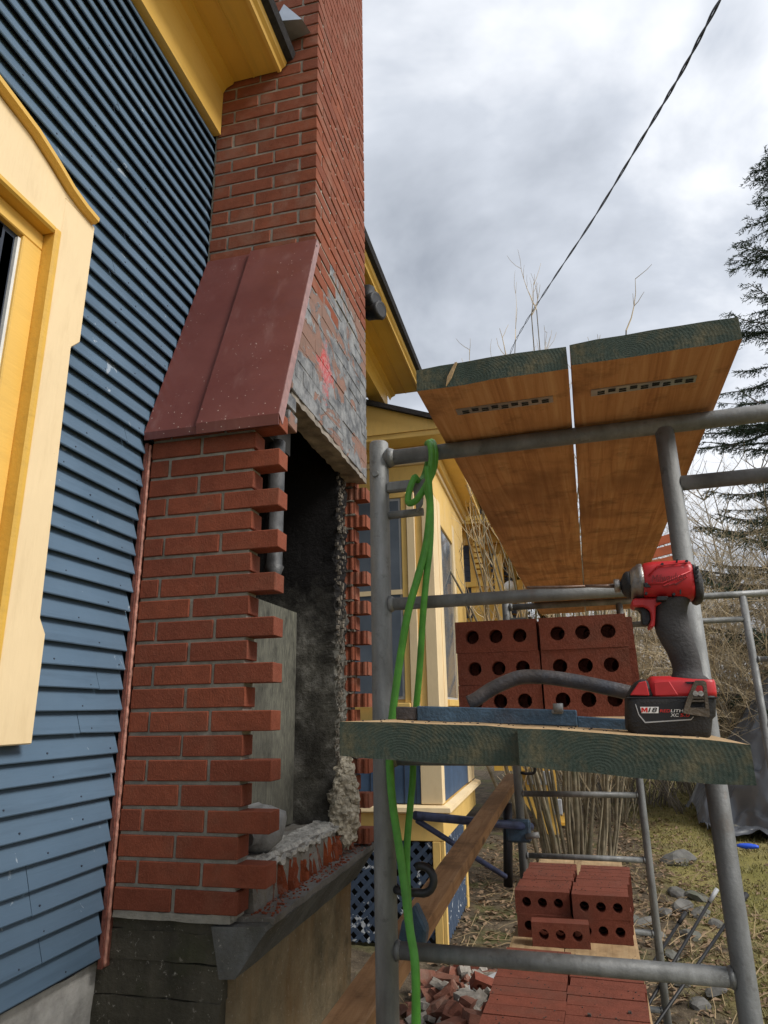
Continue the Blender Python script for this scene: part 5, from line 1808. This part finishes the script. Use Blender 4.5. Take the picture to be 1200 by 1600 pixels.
def spruce(x, y, h, rad, seed, label, dens=1.0):
    rng = random.Random(seed)
    base = Vector((x, y, ground_h(x, y)))
    rt = thing('spruce_tree', base, label, 'tree', 'evergreen trees')
    T = MB()
    T.tube([base - Vector((0, 0, 0.1)), base + Vector((0.05, 0, h * 0.5)), base + Vector((0, 0, h))], [h * 0.018, h * 0.011, 0.012], 8)
    T.build('trunk', 'bark_dark', rt)
    Bm = MB()
    vv = []; ff = []
    z = 0.10 * h
    while z < h * 0.99:
        t = z / h
        L_ = rad * (1 - t) ** 0.85 * rng.uniform(0.75, 1.08) + 0.12
        nb = rng.randint(4, 6)
        for b_ in range(nb):
            a = rng.uniform(0, 2 * math.pi)
            ll = L_ * rng.uniform(0.7, 1.15)
            p = base + Vector((0, 0, z + rng.uniform(-0.1, 0.1)))
            pts = []
            nn = 7
            for i in range(nn + 1):
                s_ = i / nn
                pts.append(p + Vector((math.cos(a) * ll * s_, math.sin(a) * ll * s_, -0.28 * ll * s_ * (1.1 - 0.75 * s_) + 0.10 * ll * s_ ** 3 + 0.02 * rng.uniform(-1, 1))))
            Bm.tube(pts, [0.022 * (1 - s_ / (nn + 1)) * (ll / 1.5) + 0.004 for s_ in range(nn + 1)], 3, 0, False)
            out = Vector((math.cos(a), math.sin(a), 0)); sd = Vector((-math.sin(a), math.cos(a), 0))
            ns = int(ll * 11 * dens) + 3
            for q_ in range(ns):
                s_ = rng.uniform(0.12, 1.0)
                i = min(nn - 1, int(s_ * nn)); c = pts[i].lerp(pts[i + 1], s_ * nn - i)
                side = rng.choice((-1, 1))
                tl = (0.16 + 0.32 * (1 - s_) * ll * 0.5) * rng.uniform(0.6, 1.2)
                dd = (out * rng.uniform(0.5, 1.0) + sd * side * rng.uniform(0.35, 1.0) + Vector((0, 0, rng.uniform(-0.55, 0.12)))).normalized()
                e_ = c + dd * tl
                nrm = dd.cross(Vector((0, 0, 1))).normalized(); upv = nrm.cross(dd)
                nl = int(tl / 0.028) + 2
                for w_ in range(nl):
                    u = (w_ + rng.random()) / nl
                    o_ = c + dd * tl * u
                    aa = rng.uniform(0, 2 * math.pi)
                    nd = (dd * 0.9 + (nrm * math.cos(aa) + upv * math.sin(aa)) * 0.9).normalized() * rng.uniform(0.05, 0.085)
                    wd = nd.cross(Vector((rng.uniform(-1, 1), rng.uniform(-1, 1), rng.uniform(-1, 1)))).normalized() * 0.0105
                    k_ = len(vv)
                    vv += [o_ - wd, o_ + wd, o_ + nd]
                    ff.append((k_, k_ + 1, k_ + 2))
        z += h * 0.0125 + 0.08
    Bm.build('branches', 'bark_dark', rt)
    me = bpy.data.meshes.new('crown')
    o_ = rt.location
    me.from_pydata([tuple(p - o_) for p in vv], [], ff)
    me.materials.append(MATS['needles'])
    ob = bpy.data.objects.new('crown', me); col.objects.link(ob); ob.parent = rt
    return len(ff)


nf = spruce(5.6, 13.6, 13.4, 4.7, 1, 'tall dark spruce at the right edge against the sky', 3.0)
nf += spruce(-2.6, 27.0, 11.5, 2.6, 2, 'distant pine showing between the bay and the planks', 0.55)
print('needles', nf)

# lawn: blades of grass, leaf litter, straw
rng = random.Random(9)
gm = MB()
vv, ff = [], []
for i in range(52000):
    y = 4.3 + 13 * rng.random() ** 1.5
    x = rng.uniform(0.55, 0.55 + 0.36 * y + 0.4)
    if x < 1.0 + 0.25 * noise.noise(Vector((y, 0, 0))) and rng.random() < 0.8: continue
    if noise.noise(Vector((x * 1.4, y * 1.4, 3))) < -0.15 and rng.random() < 0.6: continue
    z = ground_h(x, y)
    a = rng.uniform(0, 6.283); hh = rng.uniform(0.012, 0.05); w_ = 0.0022 + 0.0004 * y
    l_ = Vector((math.cos(a), math.sin(a), 0))
    k_ = len(vv)
    b_ = Vector((x, y, z))
    s_ = Vector((-l_.y, l_.x, 0)) * w_
    vv += [b_ - s_, b_ + s_, b_ + l_ * hh * rng.uniform(0.3, 1.4) + Vector((0, 0, hh))]
    ff.append((k_, k_ + 1, k_ + 2))
gm.add(vv, ff)
me = bpy.data.meshes.new('lawn_grass'); me.from_pydata([tuple(v) for v in vv], [], ff); me.materials.append(MATS['grass_blades'])
ob = bpy.data.objects.new('lawn_grass', me); col.objects.link(ob)
tag(ob, 'short yellow green spring grass of the lawn', 'grass', kind='stuff')
lv = []; lf = []; sv = MB()
for i in range(6500):
    x = rng.uniform(-1.0, 1.5) if rng.random() < 0.75 else rng.uniform(-1.0, 4.0)
    y = 3.4 + 8.5 * rng.random() ** 1.3
    z = ground_h(x, y) + rng.uniform(0.003, 0.02)
    a = rng.uniform(0, 6.283); s_ = rng.uniform(0.012, 0.038)
    t1 = Vector((math.cos(a), math.sin(a), rng.uniform(-0.4, 0.4))) * s_
    t2 = Vector((-math.sin(a), math.cos(a), rng.uniform(-0.5, 0.5))) * s_ * rng.uniform(0.4, 0.7)
    c = Vector((x, y, z)); k_ = len(lv)
    lv += [c - t1, c + t2 + Vector((0, 0, s_ * 0.3)), c + t1, c - t2 + Vector((0, 0, s_ * 0.3))]
    lf += [(k_, k_ + 1, k_ + 2), (k_, k_ + 2, k_ + 3)]
me = bpy.data.meshes.new('leaf_litter'); me.from_pydata([tuple(v) for v in lv], [], lf); me.materials.append(MATS['dry_leaves'])
ob = bpy.data.objects.new('leaf_litter', me); col.objects.link(ob)
tag(ob, 'brown fallen leaves scattered over the soil beside the house', 'leaf litter', kind='stuff')
for i in range(700):
    x = rng.uniform(-0.85, 1.3); y = rng.uniform(4.0, 9.0)
    p = Vector((x, y, ground_h(x, y) + 0.01))
    a = rng.uniform(0, 6.283)
    limb(sv, p, Vector((math.cos(a), math.sin(a), rng.uniform(0.0, 0.5))), rng.uniform(0.08, 0.42), rng.uniform(0.002, 0.005), 0.0012, 3, 0.18, -0.05, rng)
tag(sv.build('fallen_twigs', 'dry_stalks', origin=(0, 6, GZ)), 'dry stalks and fallen twigs over the garden bed', 'twigs', kind='stuff')

# ------------------------------------------------------------------ stones, rubble, odds and ends on the ground
def rock_mesh(name, mat, seed, sx, sy, sz, cube=0.0):
    bm = bmesh.new()
    bmesh.ops.create_icosphere(bm, subdivisions=2, radius=1)
    r = random.Random(seed)
    o_ = Vector((r.uniform(-9, 9), r.uniform(-9, 9), r.uniform(-9, 9)))
    pl_ = [(Vector((r.uniform(-1, 1), r.uniform(-1, 1), r.uniform(-1, 1))).normalized(), r.uniform(0.55, 0.85)) for _ in range(7)]
    for v in bm.verts:
        p = v.co
        for nn, dd in pl_:
            e_ = p.dot(nn) - dd
            if e_ > 0: p = p - nn * e_
        p = p * (1 + 0.12 * noise.noise(p * 2 + o_))
        v.co = Vector((p.x * sx, p.y * sy, p.z * sz))
    me = bpy.data.meshes.new(name); bm.to_mesh(me); bm.free()
    me.materials.append(MATS[mat])
    return me


RK = [rock_mesh('stone', 'stone', i, 1, 0.75, 0.5) for i in range(5)]
rng = random.Random(12)
stones = [((955, 1460), .10), ((985, 1440), .09), ((1010, 1445), .11), ((1040, 1430), .10), ((1065, 1420), .12), ((1090, 1400), .13), ((1060, 1395), .12), ((1025, 1470), .08), ((1095, 1430), .10), ((1120, 1450), .09), ((1080, 1470), .10),
          ((1105, 1530), .10), ((1120, 1560), .08), ((1095, 1575), .08), ((1060, 1540), .08), ((1150, 1303), .20), ((1188, 1290), .25), ((1060, 1350), .22), ((1050, 1500), .07)]
where = ['leftmost in the stone edging beside the low bricks', 'second in the edging beside the low bricks', 'third in the edging, near the black rods', 'fourth in the edging, behind the black rods', 'fifth in the edging, by the rod tips', 'sixth in the edging, nearest the lawn', 'behind the edging, in the leaf litter', 'small, in front of the edging by the planks', 'between the black rods', 'beside the right scaffold post', 'under the black rods', 'low beside the right post foot', 'small, lowest beside the right post', 'small, at the picture bottom by the rods', 'half buried beside the low plank', 'large flat, on the far lawn below the tarp', 'large, at the right edge below the tarp', 'long flat, at the edge of the lawn', 'smallest, close to the low plank edge']
for i, ((px, py), sc) in enumerate(stones):
    d = RT * ((px - 600) / FPX) - UP * ((py - 800) / FPX) + FW
    p = d * (GZ / d.z)
    tag(inst(rng.choice(RK), 'stone', None, (p.x, p.y, ground_h(p.x, p.y) + sc * 0.12), (rng.uniform(-.2, .2), rng.uniform(-.2, .2), rng.uniform(0, 6)), (sc * rng.uniform(.9, 1.4), sc, sc * rng.uniform(.7, 1.1))), 'grey stone, ' + where[i], 'stone', 'stones in the garden')
def chunk_mesh(name, mat, seed, sx, sy, sz):
    r = random.Random(seed)
    b = grid_box((-sx, -sy, -sz), (sx, sy, sz), (3, 2, 2))
    cut = [(Vector((r.choice((-1, 1)) * r.uniform(0.5, 1) / sx, r.uniform(-0.6, 0.6) / sy, r.uniform(-0.5, 0.5) / sz)), r.uniform(0.6, 0.95)) for _ in range(2)]
    for i, p in enumerate(b.v):
        for nn, dd in cut:
            e_ = p.dot(nn) - dd
            if e_ > 0: p = p - nn * (e_ / nn.length_squared)
        b.v[i] = p
    disp(b, sz * 0.28, 24, seed); disp(b, sz * 0.16, 70, seed)
    ob = b.build(name, mat, None, origin=(0, 0, 0)); me = ob.data
    bpy.data.objects.remove(ob)
    return me


FR = [chunk_mesh('brick_fragment', 'rubble_brick', 30 + i, 0.05 + 0.008 * (i % 3), 0.034, 0.026) for i in range(5)]
MF = [chunk_mesh('mortar_fragment', 'rubble_mortar', 50 + i, 0.045, 0.032, 0.018) for i in range(4)]
rng = random.Random(15)
for i in range(190):
    x = rng.gauss(-0.60, 0.19); y = rng.gauss(4.35, 0.33)
    if x < -0.95: x = -0.9
    q_ = ((x + 0.60) / 0.4) ** 2 + ((y - 4.35) / 0.8) ** 2
    hh = max(0.0, 0.13 * (1 - q_)) * rng.random()
    red = rng.random() < 0.45
    s_ = rng.choice((0.35, 0.5, 0.7, 0.9, 1.15, 1.4))
    o = inst(rng.choice(FR if red else MF), 'brick_fragment' if red else 'mortar_fragment', None, (x, y, ground_h(x, y) + 0.02 + hh), (rng.uniform(-.6, .6), rng.uniform(-.6, .6), rng.uniform(0, 6)), (s_, s_, s_))
    tag(o, 'broken red brick fragment in the rubble heap beside the chimney foundation' if red else 'pale mortar fragment in the rubble heap beside the chimney foundation', 'rubble', 'red brick fragments of the rubble heap' if red else 'mortar fragments of the rubble heap')
for i, (x, y, a, lb) in enumerate(((-0.52, 4.45, 0.4, 'half-buried cored brick lying in the rubble heap'), (-0.68, 4.75, 1.2, 'tilted whole brick at the back of the rubble heap'), (-0.46, 4.05, 2.0, 'whole brick at the front of the rubble heap'))):
    tag(inst(CORED[0], 'brick', None, (x, y, ground_h(x, y) + 0.14), (0.5, 0.4, a)), lb, 'brick', 'bricks in the rubble heap')
a, b = atX(640, 1490, -0.5), None
strip = MB().box((-0.035, -0.45, 0), (0.035, 0.45, 0.012))
M_ = Matrix.Translation(Vector((-0.42, 4.75, GZ + 0.12))) @ Matrix.Rotation(-0.75, 4, 'Z') @ Matrix.Rotation(0.12, 4, 'X')
strip.v = [M_ @ p for p in strip.v]
tag(strip.build('trim_strip', 'grey_plastic', bevel=0.003), 'pale grey trim strip lying across the rubble heap', 'strip')

# black rods
rods = [((1004, 1530), (1068, 1431), 3.3), ((1010, 1575), (1117, 1395), 3.25), ((1050, 1565), (1163, 1402), 3.2)]
rl = ['left and shortest of the three black metal rods beside the low platform', 'middle black metal rod with a grey cap beside the low platform', 'right black metal rod with a thick tip, nearest the scaffold post']
for (p, q_, Y), lb in zip(rods, rl):
    A_, B2 = at(*p, Y), at(*q_, Y + 0.25)
    dd = (A_ - B2).normalized()
    base = A_ + dd * ((A_.z - GZ + 0.1) / max(0.2, -dd.z))
    rt = thing('metal_rod', base, lb, 'rod', 'black rods leaning beside the low platform')
    MB().tube([base, B2], 0.0065, 8).build('shaft', 'black_paint', rt)
    MB().tube([B2 + dd * 0.05, B2 - dd * 0.02], 0.0115 if p[0] > 1040 else 0.009, 8).build('cap', 'black_rubber' if p[0] != 1010 else 'grey_plastic', rt)

# tarp heap
tp = MB()
n1, n2 = 110, 110
tv = []
for i in range(n1 + 1):
    for j in range(n2 + 1):
        u, w_ = i / n1, j / n2
        x = 1.85 + 3.4 * u; y = 9.9 + 2.6 * w_
        e_ = min(1, min(u, 1 - u) * 5) * min(1, min(w_, 1 - w_) * 4)
        hh = 2.35 * max(0, 1 - math.sqrt(((u - 0.40) / 0.42) ** 2 + ((w_ - 0.72) / 0.68) ** 2)) ** 0.9
        q_ = Vector((x * 1.6, y * 1.6, 0))
        fold = abs(noise.noise(q_ + noise.noise_vector(q_ * 0.7) * 0.8))
        f2 = abs(noise.noise(Vector((x * 5, y * 5, 4)) + noise.noise_vector(q_) * 0.6))
        f3 = abs(noise.noise(Vector((x * 2.6 + y * 1.5, y * 0.9, 9)) + noise.noise_vector(q_ * 0.8) * 0.9))
        z = ground_h(x, y) + 0.04 + hh * (0.82 + 0.25 * noise.noise(q_ * 0.5)) - 0.36 * fold * (0.3 + e_) - 0.14 * f2 - 0.22 * f3 * e_ + 0.12
        tv.append((x + 0.12 * noise.noise(Vector((y * 2, 1, 0))), y + 0.25 * noise.noise(Vector((x * 2, 5, 0))), max(z, ground_h(x, y) + 0.012 + 0.03 * f2)))
tf = [(i * (n2 + 1) + j, (i + 1) * (n2 + 1) + j, (i + 1) * (n2 + 1) + j + 1, i * (n2 + 1) + j + 1) for i in range(n1) for j in range(n2)]
tp.add(tv, tf, 0, True)
tag(tp.build('tarp', 'tarp_black'), 'crumpled black plastic tarp draped over a heap on the lawn', 'tarp')
rings = []
for i in range(9):
    t = i / 8
    rr = 0.04 * math.sin(math.pi * (0.08 + 0.84 * t)) ** 0.6
    rings.append([Vector((1.92 + 0.22 * t, 9.46 - 0.05 * t, GZ + 0.06)) + Vector((0, math.cos(6.283 * j / 12) * rr, math.sin(6.283 * j / 12) * rr * 0.8)) for j in range(12)])
tag(MB().loft(rings, 0, True).build('toy', 'blue_thing'), 'small bright blue plastic object lying on the lawn', 'toy')
# orange boards past the right top plank
ob_ = thing('orange_board', S(0.42, 3.6, 0.36), 'weathered orange slats showing right of the top planks', 'slats')
for i in range(3):
    A_, B2 = sat(1020 - 6 * i, 842 + 18 * i, 3.75), sat(1052, 832 + 18 * i, 3.75)
    MB().prism([S(A_.x, A_.y, A_.z), S(B2.x, B2.y, B2.z), S(B2.x, B2.y, B2.z - 0.045), S(A_.x, A_.y, A_.z - 0.045)], [S(A_.x, A_.y + 0.02, A_.z), S(B2.x, B2.y + 0.02, B2.z), S(B2.x, B2.y + 0.02, B2.z - 0.045), S(A_.x, A_.y + 0.02, A_.z - 0.045)]).build('slat', 'orange_fence', ob_)

# ------------------------------------------------------------------ lift everything so that the ground lies at z = 0
for o in list(scene.objects):
    if o.parent is None:
        o.location.z += H
